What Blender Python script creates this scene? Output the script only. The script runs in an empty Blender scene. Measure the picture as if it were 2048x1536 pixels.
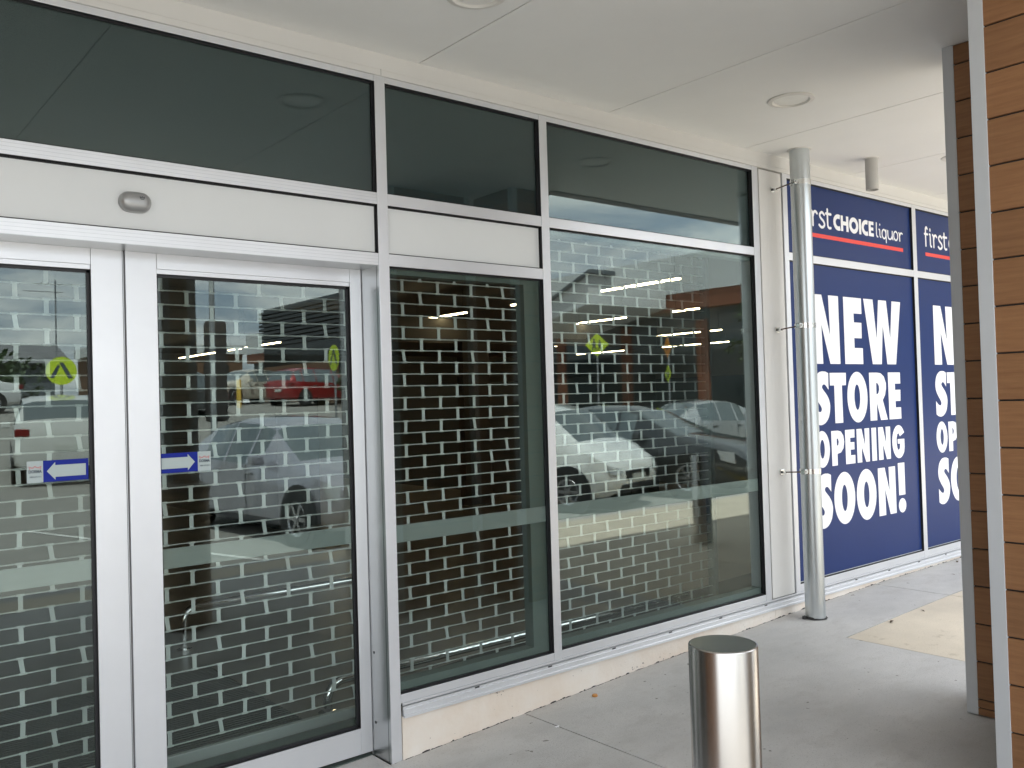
import bpy, bmesh, math, random
from mathutils import Vector, Matrix
random.seed(7)
D2R = math.radians
scene = bpy.context.scene
C = scene.collection

# ------------------------------------------------------------------ camera
cam = bpy.data.cameras.new('camera'); camo = bpy.data.objects.new('camera', cam); C.objects.link(camo)
yaw, pitch, roll = 0.68890989, 0.0189509222, -0.029087034
_f = Vector((math.sin(yaw)*math.cos(pitch), math.cos(yaw)*math.cos(pitch), math.sin(pitch)))
_r = Vector((math.cos(yaw), -math.sin(yaw), 0)); _u = _r.cross(_f)
_r2 = _r*math.cos(roll)+_u*math.sin(roll); _u2 = _u*math.cos(roll)-_r*math.sin(roll)
M = Matrix((( _r2.x, _u2.x, -_f.x, 0), (_r2.y, _u2.y, -_f.y, -3.4), (_r2.z, _u2.z, -_f.z, 1.57), (0, 0, 0, 1)))
camo.matrix_world = M
cam.sensor_width = 36; cam.lens = 1787.15/2048*36; cam.clip_start = 0.05; cam.clip_end = 2000
scene.camera = camo
scene.render.resolution_x = 1024; scene.render.resolution_y = 768
scene.cycles.transparent_max_bounces = 16

# ------------------------------------------------------------------ light
SUN_EL, SUN_AZ = 66.0, 25.0           # azimuth measured from +Y (behind the shop) towards -X
sd = Vector((-math.sin(D2R(SUN_AZ))*math.cos(D2R(SUN_EL)), math.cos(D2R(SUN_AZ))*math.cos(D2R(SUN_EL)), math.sin(D2R(SUN_EL))))
sun = bpy.data.lights.new('sun', 'SUN'); sun.energy = 4.0; sun.angle = D2R(1.2); sun.color = (1, .975, .935)
suno = bpy.data.objects.new('sun', sun); C.objects.link(suno)
suno.rotation_euler = sd.to_track_quat('Z', 'Y').to_euler()
w = bpy.data.worlds.new('World'); scene.world = w; w.use_nodes = True
nt = w.node_tree; N = nt.nodes; Lk = nt.links; N.clear()
def nn(t, **k):
    n = N.new(t)
    for a, b in k.items(): setattr(n, a, b)
    return n
out = nn('ShaderNodeOutputWorld'); bg = nn('ShaderNodeBackground'); bg.inputs[1].default_value = .12
sky = nn('ShaderNodeTexSky', sky_type='NISHITA', sun_disc=False); sky.sun_elevation = D2R(SUN_EL); sky.sun_rotation = D2R(-SUN_AZ)
sky.air_density = 1.0; sky.dust_density = 1.6
tc = nn('ShaderNodeTexCoord'); sep = nn('ShaderNodeSeparateXYZ'); Lk.new(tc.outputs['Generated'], sep.inputs[0])
mz = nn('ShaderNodeMath', operation='ADD'); mz.inputs[1].default_value = .18; Lk.new(sep.outputs[2], mz.inputs[0])
mx = nn('ShaderNodeMath', operation='MAXIMUM'); mx.inputs[1].default_value = .05; Lk.new(mz.outputs[0], mx.inputs[0])
dx = nn('ShaderNodeMath', operation='DIVIDE'); Lk.new(sep.outputs[0], dx.inputs[0]); Lk.new(mx.outputs[0], dx.inputs[1])
dy = nn('ShaderNodeMath', operation='DIVIDE'); Lk.new(sep.outputs[1], dy.inputs[0]); Lk.new(mx.outputs[0], dy.inputs[1])
cb = nn('ShaderNodeCombineXYZ'); Lk.new(dx.outputs[0], cb.inputs[0]); Lk.new(dy.outputs[0], cb.inputs[1])
no = nn('ShaderNodeTexNoise'); no.inputs['Scale'].default_value = 2.3; no.inputs['Detail'].default_value = 8; no.inputs['Roughness'].default_value = .62
no.inputs['Distortion'].default_value = .5
Lk.new(cb.outputs[0], no.inputs['Vector'])
rp = nn('ShaderNodeValToRGB'); rp.color_ramp.elements[0].position = .32; rp.color_ramp.elements[0].color = (3.6, 4.3, 5.3, 1)
rp.color_ramp.elements[1].position = .72; rp.color_ramp.elements[1].color = (10.5, 10.4, 10.0, 1)
Lk.new(no.outputs[0], rp.inputs[0])
rf = nn('ShaderNodeValToRGB'); rf.color_ramp.elements[0].position = .2; rf.color_ramp.elements[0].color = (.55,)*3+(1,)
rf.color_ramp.elements[1].position = .55; rf.color_ramp.elements[1].color = (.95,)*3+(1,)
Lk.new(no.outputs[0], rf.inputs[0])
mxr = nn('ShaderNodeMixRGB'); Lk.new(rf.outputs[0], mxr.inputs[0]); Lk.new(sky.outputs[0], mxr.inputs[1]); Lk.new(rp.outputs[0], mxr.inputs[2])
Lk.new(mxr.outputs[0], bg.inputs[0]); Lk.new(bg.outputs[0], out.inputs[0])
vs = scene.view_settings
vs.view_transform = 'Standard'; vs.look = 'None'; vs.gamma = 1; vs.exposure = 1.90; vs.use_curve_mapping = False

# ------------------------------------------------------------------ materials
def mat(name, col, rough=.5, metal=0., spec=.5, var=0., vscale=4., bump=0., bscale=40., stretch=None, col2=None, coat=0., emit=None, rvar=0., world=False, dirt=None):
    m = bpy.data.materials.new(name); m.use_nodes = True
    nt = m.node_tree; n = nt.nodes; l = nt.links
    p = n['Principled BSDF']
    c4 = tuple(col)+(1,)
    p.inputs['Base Color'].default_value = c4; p.inputs['Roughness'].default_value = rough
    p.inputs['Metallic'].default_value = metal; p.inputs['Specular IOR Level'].default_value = spec
    if coat: p.inputs['Coat Weight'].default_value = coat; p.inputs['Coat Roughness'].default_value = .04
    if emit: p.inputs['Emission Color'].default_value = tuple(emit[0])+(1,); p.inputs['Emission Strength'].default_value = emit[1]
    vec = None
    if var or bump or rvar or dirt:
        if world:
            g = n.new('ShaderNodeNewGeometry'); vec = g.outputs['Position']
        else:
            t = n.new('ShaderNodeTexCoord'); vec = t.outputs['Object']
        if stretch:
            mp = n.new('ShaderNodeMapping'); mp.inputs['Scale'].default_value = stretch; l.new(vec, mp.inputs[0]); vec = mp.outputs[0]
    colout = None
    if var or dirt:
        a = n.new('ShaderNodeTexNoise'); a.inputs['Scale'].default_value = vscale; a.inputs['Detail'].default_value = 9; a.inputs['Roughness'].default_value = .62
        l.new(vec, a.inputs['Vector'])
        r = n.new('ShaderNodeValToRGB'); r.color_ramp.elements[0].position = .3; r.color_ramp.elements[1].position = .7
        cc = col2 if col2 else col
        r.color_ramp.elements[0].color = tuple(x*(1-var) for x in cc)+(1,)
        r.color_ramp.elements[1].color = tuple(min(1, x*(1+var)) for x in col)+(1,)
        l.new(a.outputs[0], r.inputs[0]); colout = r.outputs[0]
        if dirt:
            b = n.new('ShaderNodeTexNoise'); b.inputs['Scale'].default_value = dirt[1]; b.inputs['Detail'].default_value = 7; b.inputs['Roughness'].default_value = .7
            l.new(vec, b.inputs['Vector'])
            rr = n.new('ShaderNodeValToRGB'); rr.color_ramp.elements[0].position = dirt[2]; rr.color_ramp.elements[1].position = dirt[3]
            l.new(b.outputs[0], rr.inputs[0])
            mm = n.new('ShaderNodeMixRGB'); mm.inputs[2].default_value = tuple(dirt[0])+(1,)
            l.new(rr.outputs[0], mm.inputs[0]); l.new(colout, mm.inputs[1]); colout = mm.outputs[0]
        l.new(colout, p.inputs['Base Color'])
    if bump or rvar:
        a = n.new('ShaderNodeTexNoise'); a.inputs['Scale'].default_value = bscale; a.inputs['Detail'].default_value = 6; a.inputs['Roughness'].default_value = .6
        l.new(vec, a.inputs['Vector'])
        if bump:
            b = n.new('ShaderNodeBump'); b.inputs['Strength'].default_value = bump; b.inputs['Distance'].default_value = .01
            l.new(a.outputs[0], b.inputs['Height']); l.new(b.outputs[0], p.inputs['Normal'])
        if rvar:
            mr = n.new('ShaderNodeMapRange'); mr.inputs[3].default_value = max(.02, rough-rvar); mr.inputs[4].default_value = rough+rvar
            l.new(a.outputs[0], mr.inputs[0]); l.new(mr.outputs[0], p.inputs['Roughness'])
    return m
def specks(m, col, scale, lo, hi):
    nt = m.node_tree; n = nt.nodes; l = nt.links; p = n['Principled BSDF']
    g = n.new('ShaderNodeNewGeometry'); a = n.new('ShaderNodeTexNoise'); a.inputs['Scale'].default_value = scale; a.inputs['Detail'].default_value = 2
    l.new(g.outputs['Position'], a.inputs['Vector'])
    r_ = n.new('ShaderNodeValToRGB'); r_.color_ramp.elements[0].position = lo; r_.color_ramp.elements[1].position = hi; l.new(a.outputs[0], r_.inputs[0])
    mm = n.new('ShaderNodeMixRGB'); src = p.inputs['Base Color'].links[0].from_socket
    l.new(r_.outputs[0], mm.inputs[0]); l.new(src, mm.inputs[1]); mm.inputs[2].default_value = tuple(col)+(1,); l.new(mm.outputs[0], p.inputs['Base Color'])
def glassmat(name, tint, R0=.05, wav=0.):
    m = bpy.data.materials.new(name); m.use_nodes = True
    nt = m.node_tree; n = nt.nodes; l = nt.links; n.clear()
    o = n.new('ShaderNodeOutputMaterial'); g = n.new('ShaderNodeNewGeometry')
    def math_(op, a, b=None):
        k = n.new('ShaderNodeMath'); k.operation = op
        for i, v in enumerate((a, b)):
            if v is None: continue
            if isinstance(v, (int, float)): k.inputs[i].default_value = v
            else: l.new(v, k.inputs[i])
        return k.outputs[0]
    dt = n.new('ShaderNodeVectorMath'); dt.operation = 'DOT_PRODUCT'
    l.new(g.outputs['Incoming'], dt.inputs[0]); l.new(g.outputs['Normal'], dt.inputs[1])
    c = math_('ABSOLUTE', dt.outputs['Value']); k = math_('SUBTRACT', 1.0, c); k5 = math_('POWER', k, 5.0)
    fr = math_('ADD', math_('MULTIPLY', k5, 1-R0), R0)
    tr = n.new('ShaderNodeBsdfTransparent'); tr.inputs[0].default_value = tuple(tint)+(1,)
    gl = n.new('ShaderNodeBsdfGlossy'); gl.inputs['Roughness'].default_value = 0.0; gl.inputs['Color'].default_value = (.88, .99, .97, 1)
    if wav:
        no = n.new('ShaderNodeTexNoise'); no.inputs['Scale'].default_value = 1.6; no.inputs['Detail'].default_value = 1
        l.new(g.outputs['Position'], no.inputs['Vector'])
        b = n.new('ShaderNodeBump'); b.inputs['Strength'].default_value = wav; b.inputs['Distance'].default_value = .01
        l.new(no.outputs[0], b.inputs['Height']); l.new(b.outputs[0], gl.inputs['Normal'])
    mx = n.new('ShaderNodeMixShader'); l.new(fr, mx.inputs[0]); l.new(tr.outputs[0], mx.inputs[1]); l.new(gl.outputs[0], mx.inputs[2])
    l.new(mx.outputs[0], o.inputs[0]); return m

M_ = {}
M_['frame'] = mat('powder coated silver aluminium', (.74, .75, .77), .40, .6, var=.03, vscale=3, bump=.03, bscale=300, rvar=.04)
M_['frame2'] = mat('silver aluminium jamb', (.60, .62, .64), .40, .7, var=.04, vscale=3, bump=.03, bscale=300)
M_['panel'] = mat('pale grey metal infill panel', (.70, .715, .71), .5, .0, var=.02, vscale=2)
M_['black'] = mat('black rubber gasket', (.012, .012, .014), .5)
M_['white'] = mat('off white cladding panel', (.72, .71, .68), .45, var=.03, vscale=1.5, bump=.05, bscale=60)
M_['fascia'] = mat('warm white flashing', (.65, .64, .61), .5, var=.03, vscale=2)
M_['soffit'] = mat('painted soffit sheet', (.80, .795, .765), .75, var=.03, vscale=1.3, bump=.12, bscale=2.2, world=True)
M_['plinth'] = mat('cream rendered plinth', (.74, .70, .64), .8, var=.05, vscale=2.6, col2=(.74, .63, .52), bump=.25, bscale=35, world=True, dirt=((.12, .11, .10), 26, .70, .76))
M_['conc'] = mat('grey broom finished concrete', (.55, .535, .515), .85, var=.07, vscale=1.7, col2=(.50, .49, .475), bump=.35, bscale=120, world=True, stretch=(1, 1.6, 1), dirt=((.42, .40, .375), 4.5, .50, .85))
M_['tan'] = mat('cream coloured concrete', (.68, .60, .48), .85, var=.07, vscale=1.6, col2=(.62, .545, .44), bump=.3, bscale=120, world=True, dirt=((.40, .33, .24), 7, .60, .75))
specks(M_['conc'], (.20, .19, .17), 23, .735, .755); specks(M_['conc'], (.36, .345, .32), 150, .60, .75)
specks(M_['tan'], (.30, .24, .17), 19, .73, .76); specks(M_['tan'], (.50, .42, .31), 150, .60, .75)
M_['gap'] = mat('dirty joint filler', (.05, .045, .04), .95, var=.5, vscale=60)
M_['asphalt'] = mat('asphalt', (.25, .24, .22), .9, var=.12, vscale=3, bump=.4, bscale=200, world=True)
M_['paint'] = mat('white road paint', (.6, .6, .57), .8, var=.1, vscale=9)
M_['yellow'] = mat('yellow road paint', (.65, .42, .06), .7, var=.08, vscale=6)
M_['timber'] = None
M_['trim'] = mat('grey corner trim', (.58, .60, .62), .45, .1, var=.03, vscale=2)
M_['galv'] = mat('galvanised steel', (.58, .615, .625), .31, .9, var=.035, vscale=5, col2=(.55, .59, .60), rvar=.05, bscale=20, stretch=(1, 1, .3))
M_['zinc'] = mat('bright zinc bracket', (.75, .76, .74), .22, 1., rvar=.1, bscale=90)
M_['inox'] = mat('brushed stainless steel', (.45, .435, .415), .25, 1., var=.03, vscale=30, stretch=(1, 1, 30), bump=.015, bscale=300, rvar=.06)
M_['chrome'] = mat('polished stainless tube', (.8, .8, .8), .06, 1.)
M_['sensor'] = mat('silver grey plastic', (.36, .36, .355), .3, .5, rvar=.05, bscale=50)
M_['rod'] = mat('shutter aluminium', (.44, .465, .45), .38, .3)
M_['link'] = mat('shutter link plate', (.55, .58, .565), .45, .1)
M_['blue'] = mat('navy vinyl', (.009, .028, .125), .34, spec=.25, var=.03, vscale=2, bump=.02, bscale=5)
M_['vwhite'] = mat('white vinyl', (.88, .88, .90), .35)
M_['red'] = mat('red vinyl', (.78, .06, .045), .35)
M_['sblue'] = mat('bright blue vinyl', (.004, .016, .24), .45, spec=.2)
M_['swhite'] = mat('white sticker vinyl', (.40, .465, .46), .5)
M_['sdark'] = mat('dark sticker ink', (.05, .07, .09), .5)
M_['sred'] = mat('red sticker ink', (.55, .06, .06), .5)
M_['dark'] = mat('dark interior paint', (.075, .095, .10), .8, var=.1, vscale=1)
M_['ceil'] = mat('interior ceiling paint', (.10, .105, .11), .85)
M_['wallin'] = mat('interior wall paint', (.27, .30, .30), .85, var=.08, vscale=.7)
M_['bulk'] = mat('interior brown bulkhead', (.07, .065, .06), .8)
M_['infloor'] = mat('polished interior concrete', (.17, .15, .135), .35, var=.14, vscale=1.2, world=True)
M_['mat'] = mat('dark ribbed entrance matting', (.035, .035, .034), .9, var=.2, vscale=80)
M_['inner'] = mat('grey inner frame', (.085, .11, .10), .6)
M_['strip'] = mat('warm lit tube', (.9, .85, .7), .5, emit=((1, .78, .46), 8.0))
M_['lens'] = mat('downlight lens', (.78, .77, .72), .35, var=.03, vscale=20)
M_['ring'] = mat('downlight ring', (.68, .66, .61), .4)
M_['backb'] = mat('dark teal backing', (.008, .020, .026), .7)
M_['sealant'] = mat('black tar sealant', (.02, .02, .02), .5, bump=.4, bscale=60)
M_['concpipe'] = mat('painted pipe stub', (.46, .45, .42), .6, var=.05, vscale=12)
M_['glass'] = glassmat('clear shopfront glass', (.925, .962, .945), .054, .02)
M_['film'] = mat('frosted film', (.20, .225, .215), .6)
M_['wallx'] = mat('pale rendered wall', (.66, .67, .66), .8, var=.05, vscale=.4)
M_['brownx'] = mat('rust brown cladding', (.23, .085, .045), .7, var=.12, vscale=.8)
M_['darkx'] = mat('dark glazing of the far shops', (.02, .03, .035), .12)
M_['greyx'] = mat('blue grey metal cladding', (.12, .14, .155), .6, var=.06, vscale=1)
M_['brick'] = mat('brown brick', (.17, .095, .055), .85, var=.18, vscale=7)
M_['leaf'] = mat('dark foliage', (.035, .065, .02), .6, var=.4, vscale=1.2)
M_['leaf2'] = mat('light foliage', (.12, .17, .03), .55, var=.3, vscale=1.2)
M_['bark'] = mat('bark', (.12, .09, .065), .9, var=.2, vscale=8)
M_['signy'] = mat('fluorescent yellow green sheeting', (.55, .70, .03), .5)
M_['signo'] = mat('orange sheeting', (.85, .30, .02), .5)
M_['post'] = mat('grey steel post', (.30, .31, .32), .5, .5)
M_['tyre'] = mat('tyre rubber', (.018, .018, .018), .8)
M_['rim'] = mat('alloy rim', (.5, .5, .51), .3, .9)
M_['cglass'] = mat('dark car glass', (.16, .19, .20), .03, .35, spec=.8)
M_['lamp'] = mat('clear car lamp', (.55, .57, .58), .08, .3, spec=.8)
M_['tail'] = mat('red car lamp', (.16, .008, .010), .15)
M_['plate'] = mat('number plate', (.55, .56, .52), .5)
M_['grille'] = mat('dark car grille', (.02, .02, .022), .4)
M_['leafdry'] = mat('dry leaf', (.10, .07, .045), .9)
M_['cork'] = mat('orange brown cap', (.50, .22, .05), .5)
def paint(name, c, metal=.2): return mat(name, c, .28, metal, coat=1.0)

def timbermat(name, a, b):
    m = bpy.data.materials.new(name); m.use_nodes = True
    nt = m.node_tree; n = nt.nodes; l = nt.links; p = n['Principled BSDF']
    g = n.new('ShaderNodeNewGeometry'); mp = n.new('ShaderNodeMapping'); mp.inputs['Scale'].default_value = (1.6, 1.6, 24)
    l.new(g.outputs['Position'], mp.inputs[0])
    no = n.new('ShaderNodeTexNoise'); no.inputs['Scale'].default_value = 3.0; no.inputs['Detail'].default_value = 8; no.inputs['Roughness'].default_value = .65
    l.new(mp.outputs[0], no.inputs['Vector'])
    r = n.new('ShaderNodeValToRGB'); r.color_ramp.elements[0].position = .25; r.color_ramp.elements[1].position = .8
    r.color_ramp.elements[0].color = tuple(a)+(1,); r.color_ramp.elements[1].color = tuple(b)+(1,)
    l.new(no.outputs[0], r.inputs[0])
    # each board its own tone
    sp = n.new('ShaderNodeSeparateXYZ'); l.new(g.outputs['Position'], sp.inputs[0])
    dv = n.new('ShaderNodeMath'); dv.operation = 'DIVIDE'; dv.inputs[1].default_value = .169; l.new(sp.outputs[2], dv.inputs[0])
    fl = n.new('ShaderNodeMath'); fl.operation = 'FLOOR'; l.new(dv.outputs[0], fl.inputs[0])
    wn = n.new('ShaderNodeTexWhiteNoise'); wn.noise_dimensions = '1D'; l.new(fl.outputs[0], wn.inputs['W'])
    mr = n.new('ShaderNodeMapRange'); mr.inputs[3].default_value = .86; mr.inputs[4].default_value = 1.12; l.new(wn.outputs[0], mr.inputs[0])
    mu = n.new('ShaderNodeVectorMath'); mu.operation = 'SCALE'; l.new(r.outputs[0], mu.inputs[0]); l.new(mr.outputs[0], mu.inputs['Scale'])
    l.new(mu.outputs[0], p.inputs['Base Color']); p.inputs['Roughness'].default_value = .6
    b = n.new('ShaderNodeBump'); b.inputs['Strength'].default_value = .18; b.inputs['Distance'].default_value = .01
    l.new(no.outputs[0], b.inputs['Height']); l.new(b.outputs[0], p.inputs['Normal'])
    return m
M_['timber'] = timbermat('horizontal timber look boards', (.215, .096, .038), (.32, .158, .066))

# ------------------------------------------------------------------ mesh helpers
class MB:
    def __init__(s): s.v = []; s.f = []
    def add(s, vs, fs):
        b = len(s.v); s.v += [tuple(x) for x in vs]; s.f += [tuple(b+i for i in f) for f in fs]; return s
    def box(s, x0, x1, y0, y1, z0, z1):
        return s.add([(x0,y0,z0),(x1,y0,z0),(x1,y1,z0),(x0,y1,z0),(x0,y0,z1),(x1,y0,z1),(x1,y1,z1),(x0,y1,z1)],
              [(0,3,2,1),(4,5,6,7),(0,1,5,4),(1,2,6,5),(2,3,7,6),(3,0,4,7)])
    def tube(s, path, r, n=12, cap=True, rr=None):
        P = [Vector(p) for p in path]; rings = []
        up = None
        for i, p in enumerate(P):
            t = (P[min(i+1, len(P)-1)]-P[max(i-1, 0)]).normalized()
            if up is None:
                up = Vector((0, 0, 1)) if abs(t.z) < .9 else Vector((1, 0, 0))
            a = t.cross(up).normalized(); b = a.cross(t).normalized(); up = b
            q = rr[i] if rr else r
            rings.append([p+a*q*math.cos(2*math.pi*k/n)+b*q*math.sin(2*math.pi*k/n) for k in range(n)])
        vs = [v for R in rings for v in R]; fs = []
        for i in range(len(P)-1):
            for k in range(n):
                fs.append((i*n+k, i*n+(k+1) % n, (i+1)*n+(k+1) % n, (i+1)*n+k))
        if cap: fs.append(tuple(reversed(range(n)))); fs.append(tuple((len(P)-1)*n+k for k in range(n)))
        return s.add(vs, fs)
    def lathe(s, prof, n=32, ax='z', o=(0, 0, 0), close=False):
        vs = []; fs = []
        for r, h in prof:
            for k in range(n):
                a = 2*math.pi*k/n; c, d = r*math.cos(a), r*math.sin(a)
                vs.append({'z': (o[0]+c, o[1]+d, o[2]+h), 'y': (o[0]+c, o[1]+h, o[2]-d), 'x': (o[0]+h, o[1]+c, o[2]+d)}[ax])
        for i in range(len(prof)-1):
            for k in range(n):
                fs.append((i*n+k, i*n+(k+1) % n, (i+1)*n+(k+1) % n, (i+1)*n+k))
        return s.add(vs, fs)
    def quad(s, a, b, c, d): return s.add([a, b, c, d], [(0, 1, 2, 3)])
    def prism(s, pts, y0, y1):      # pts in XZ
        n = len(pts)
        return s.add([(x, y0, z) for x, z in pts]+[(x, y1, z) for x, z in pts],
                     [tuple(range(n)), tuple(reversed(range(n, 2*n)))]+[(i, i+n, (i+1) % n+n, (i+1) % n) for i in range(n)])
    def build(s, name, m, parent=None, smooth=None, bevel=0, seg=2):
        me = bpy.data.meshes.new(name); me.from_pydata(s.v, [], s.f)
        bm = bmesh.new(); bm.from_mesh(me); bmesh.ops.recalc_face_normals(bm, faces=bm.faces); bm.to_mesh(me); bm.free()
        o = bpy.data.objects.new(name, me); C.objects.link(o)
        if m: me.materials.append(m)
        if smooth:
            for p in me.polygons: p.use_smooth = True
            try: me.set_sharp_from_angle(angle=D2R(smooth))
            except Exception: pass
        if bevel:
            b = o.modifiers.new('bevel', 'BEVEL'); b.width = bevel; b.segments = seg; b.limit_method = 'ANGLE'; b.angle_limit = D2R(40)
        if parent:
            bpy.context.view_layer.update() if False else None
            o.parent = parent; o.matrix_parent_inverse = parent_inv(parent)
        return o
def parent_inv(p):
    m = Matrix.Translation(p.location) @ p.rotation_euler.to_matrix().to_4x4()
    if p.parent: m = Matrix.Identity(4) if p.location.length == 0 else m
    return m.inverted()
def B(*a): return MB().box(*a)
def tag(o, label=None, cat=None, group=None, kind=None):
    if label: o['label'] = label
    if cat: o['category'] = cat
    if group: o['group'] = group
    if kind: o['kind'] = kind
    return o
def thing(name, loc, label, cat, group=None, rz=0):
    o = bpy.data.objects.new(name, None); C.objects.link(o); o.location = loc; o.rotation_euler = (0, 0, rz); o.empty_display_size = .2
    return tag(o, label, cat, group)
def local(o, parent):            # mesh written in the thing's own coordinates
    o.parent = parent; o.matrix_parent_inverse = Matrix.Identity(4); return o
def shapes(name, loops, y0, th, m, parent=None):
    """flat lettering: closed loops (holes by even-odd) in XZ given thickness"""
    cu = bpy.data.curves.new(name, 'CURVE'); cu.dimensions = '2D'; cu.fill_mode = 'BOTH'; cu.extrude = th/2
    for lp in loops:
        sp = cu.splines.new('POLY'); sp.points.add(len(lp)-1)
        for i, (a, b) in enumerate(lp): sp.points[i].co = (a, b, 0, 1)
        sp.use_cyclic_u = True
    o = bpy.data.objects.new(name, cu); C.objects.link(o)
    dg = bpy.context.evaluated_depsgraph_get(); me = bpy.data.meshes.new_from_object(o.evaluated_get(dg))
    bpy.data.objects.remove(o); bpy.data.curves.remove(cu)
    vs = [(v.co.x, y0-v.co.z, v.co.y) for v in me.vertices]; fs = [tuple(p.vertices) for p in me.polygons]
    bpy.data.meshes.remove(me)
    mb = MB(); mb.v = vs; mb.f = fs
    return mb if name is None or m is None else mb.build(name, m, parent)
def ell(cx, cz, a, b, n=40, t0=0, t1=360): return [(cx+a*math.cos(D2R(t0+(t1-t0)*k/n)), cz+b*math.sin(D2R(t0+(t1-t0)*k/n))) for k in range(n)]
def crs(pts, k=8):               # Catmull-Rom
    P = [pts[0]]+list(pts)+[pts[-1]]; o = []
    for i in range(1, len(P)-2):
        for j in range(k):
            t = j/k; q = []
            for d in (0, 1):
                a, b, c, e = P[i-1][d], P[i][d], P[i+1][d], P[i+2][d]
                q.append(.5*(2*b+(c-a)*t+(2*a-5*b+4*c-e)*t*t+(3*b-a-3*c+e)*t**3))
            o.append(tuple(q))
    return o+[pts[-1]]
def stroke(pts, w, smooth=True, cap=True):
    P = crs(pts) if smooth and len(pts) > 2 else list(pts)
    L, R = [], []
    for i, p in enumerate(P):
        a = P[max(0, i-1)]; b = P[min(len(P)-1, i+1)]; t = Vector((b[0]-a[0], b[1]-a[1])).normalized(); n = Vector((-t.y, t.x))*w/2
        L.append((p[0]+n.x, p[1]+n.y)); R.append((p[0]-n.x, p[1]-n.y))
    if cap:
        def arc(p, q, r):
            d = Vector((p[0]-q[0], p[1]-q[1])).normalized(); a0 = math.atan2(d.y, d.x)
            return [(p[0]+r*math.cos(a0+math.pi/2-math.pi*k/6), p[1]+r*math.sin(a0+math.pi/2-math.pi*k/6)) for k in range(1, 6)]
        return L+arc(P[-1], P[-2], w/2)+R[::-1]+arc(P[0], P[1], w/2)
    return L+R[::-1]

# ------------------------------------------------------------------ ground heights
GX = [(-6, -.10), (0, -.065), (1.2, -.03), (2.1, 0.0), (3.65, .075), (5.24, .135), (6.25, .16), (8, .168), (30, .17)]
def lerp(T, x):
    if x <= T[0][0]: return T[0][1]
    for (a, b), (c, d) in zip(T, T[1:]):
        if x <= c: return b+(d-b)*(x-a)/(c-a)
    return T[-1][1]
GY = [(-70, 2.1), (-34, 1.85), (-29, 1.62), (-20, .5), (-15, .22), (-12, .0), (-4, 0.0)]
def gz(x, y):
    if y > -2.5: return lerp(GX, x)
    if y > -5.0: t = (-2.5-y)/2.5; return lerp(GX, x)*(1-t)+.12*t
    return .12
def hz(x, y): return lerp(GY, y)-.03
def sheet(mb, x0, x1, y0, y1, nx, ny, f, skirt=.06):
    vs = []; fs = []
    for j in range(ny+1):
        for i in range(nx+1):
            x = x0+(x1-x0)*i/nx; y = y0+(y1-y0)*j/ny; vs.append((x, y, f(x, y)))
    for j in range(ny):
        for i in range(nx):
            a = j*(nx+1)+i; fs.append((a, a+1, a+nx+2, a+nx+1))
    if skirt:
        bd = [i for i in range(nx+1)]+[(j+1)*(nx+1)-1 for j in range(1, ny+1)]+[ny*(nx+1)+i for i in range(nx-1, -1, -1)]+[j*(nx+1) for j in range(ny-1, 0, -1)]
        k = len(vs); vs += [(vs[i][0], vs[i][1], vs[i][2]-skirt) for i in bd]; m = len(bd)
        fs += [(bd[i], bd[(i+1) % m], k+(i+1) % m, k+i) for i in range(m)]
    mb.add(vs, fs)
g = .004
fp = MB()
for x0, x1, y0, y1 in [(-6, -3.88, -4, .4), (-3.88, -.53, -4, .4), (-.53, 2.82, -4, -.0), (2.82, 4.85, -4, -.002), (4.85, 6.17, -.54, -.002), (6.17, 9.52, -.54, -.002), (9.52, 12.87, -.54, -.002), (12.87, 28, -.54, -.002)]:
    yy1 = y1
    lg = 0 if abs(x0-4.85) < .01 else g; rg = 0 if abs(x1-4.85) < .01 else g
    sheet(fp, x0+lg, x1-rg, y0+g, yy1, max(2, int((x1-x0)*3)), 8, gz)
sheet(fp, -.53+g, 2.052, 0.0, .62, 8, 3, lambda x, y: gz(x, 0)-.001, 0)
tag(fp.build('footpath', M_['conc']), kind='structure')
tp = MB()
for x0, x1, y0, y1 in [(4.85, 6.17, -4, -.54), (6.17, 9.52, -4, -.54), (9.52, 12.87, -4, -.54), (12.87, 28, -4, -.54), (-6, 28, -4.35, -4.0)]:
    sheet(tp, x0+g, x1-g, y0+g, y1-g, max(2, int((x1-x0)*2)), 8, gz)
tag(tp.build('paving', M_['tan']), kind='structure')
un = MB(); sheet(un, -6.0, 28, -4.3, 1.0, 40, 10, lambda x, y: gz(x, y)-.03, 0)
tag(un.build('paving_bed', M_['gap']), kind='structure')
kb = MB(); sheet(kb, -6, 28, -4.5, -4.352, 40, 1, gz, .25); tag(kb.build('kerb', M_['conc'], bevel=0), kind='structure')
gr = MB(); sheet(gr, -160, 220, -200, -4.4, 60, 80, lambda x, y: hz(x, y), 0)
sheet(gr, -160, 220, -4.4, 120, 10, 10, lambda x, y: -.3, 0)
tag(gr.build('car_park_asphalt', M_['asphalt']), kind='structure')
pm = MB()
for i in range(9):
    x = 2.6+2.65*i
    pm.quad((x, -10, hz(x, -10)+.004), (x+.09, -10, hz(x, -10)+.004), (x+1.45, -5.0, hz(x, -5)+.004), (x+1.36, -5.0, hz(x, -5)+.004))
tag(pm.build('bay_markings', M_['paint']), kind='structure')
ys = MB(); ys.quad((-5, -4.75, -.026), (27, -4.75, -.026), (27, -4.62, -.026), (-5, -4.62, -.026)); tag(ys.build('kerb_line_marking', M_['yellow']), kind='structure')

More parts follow.
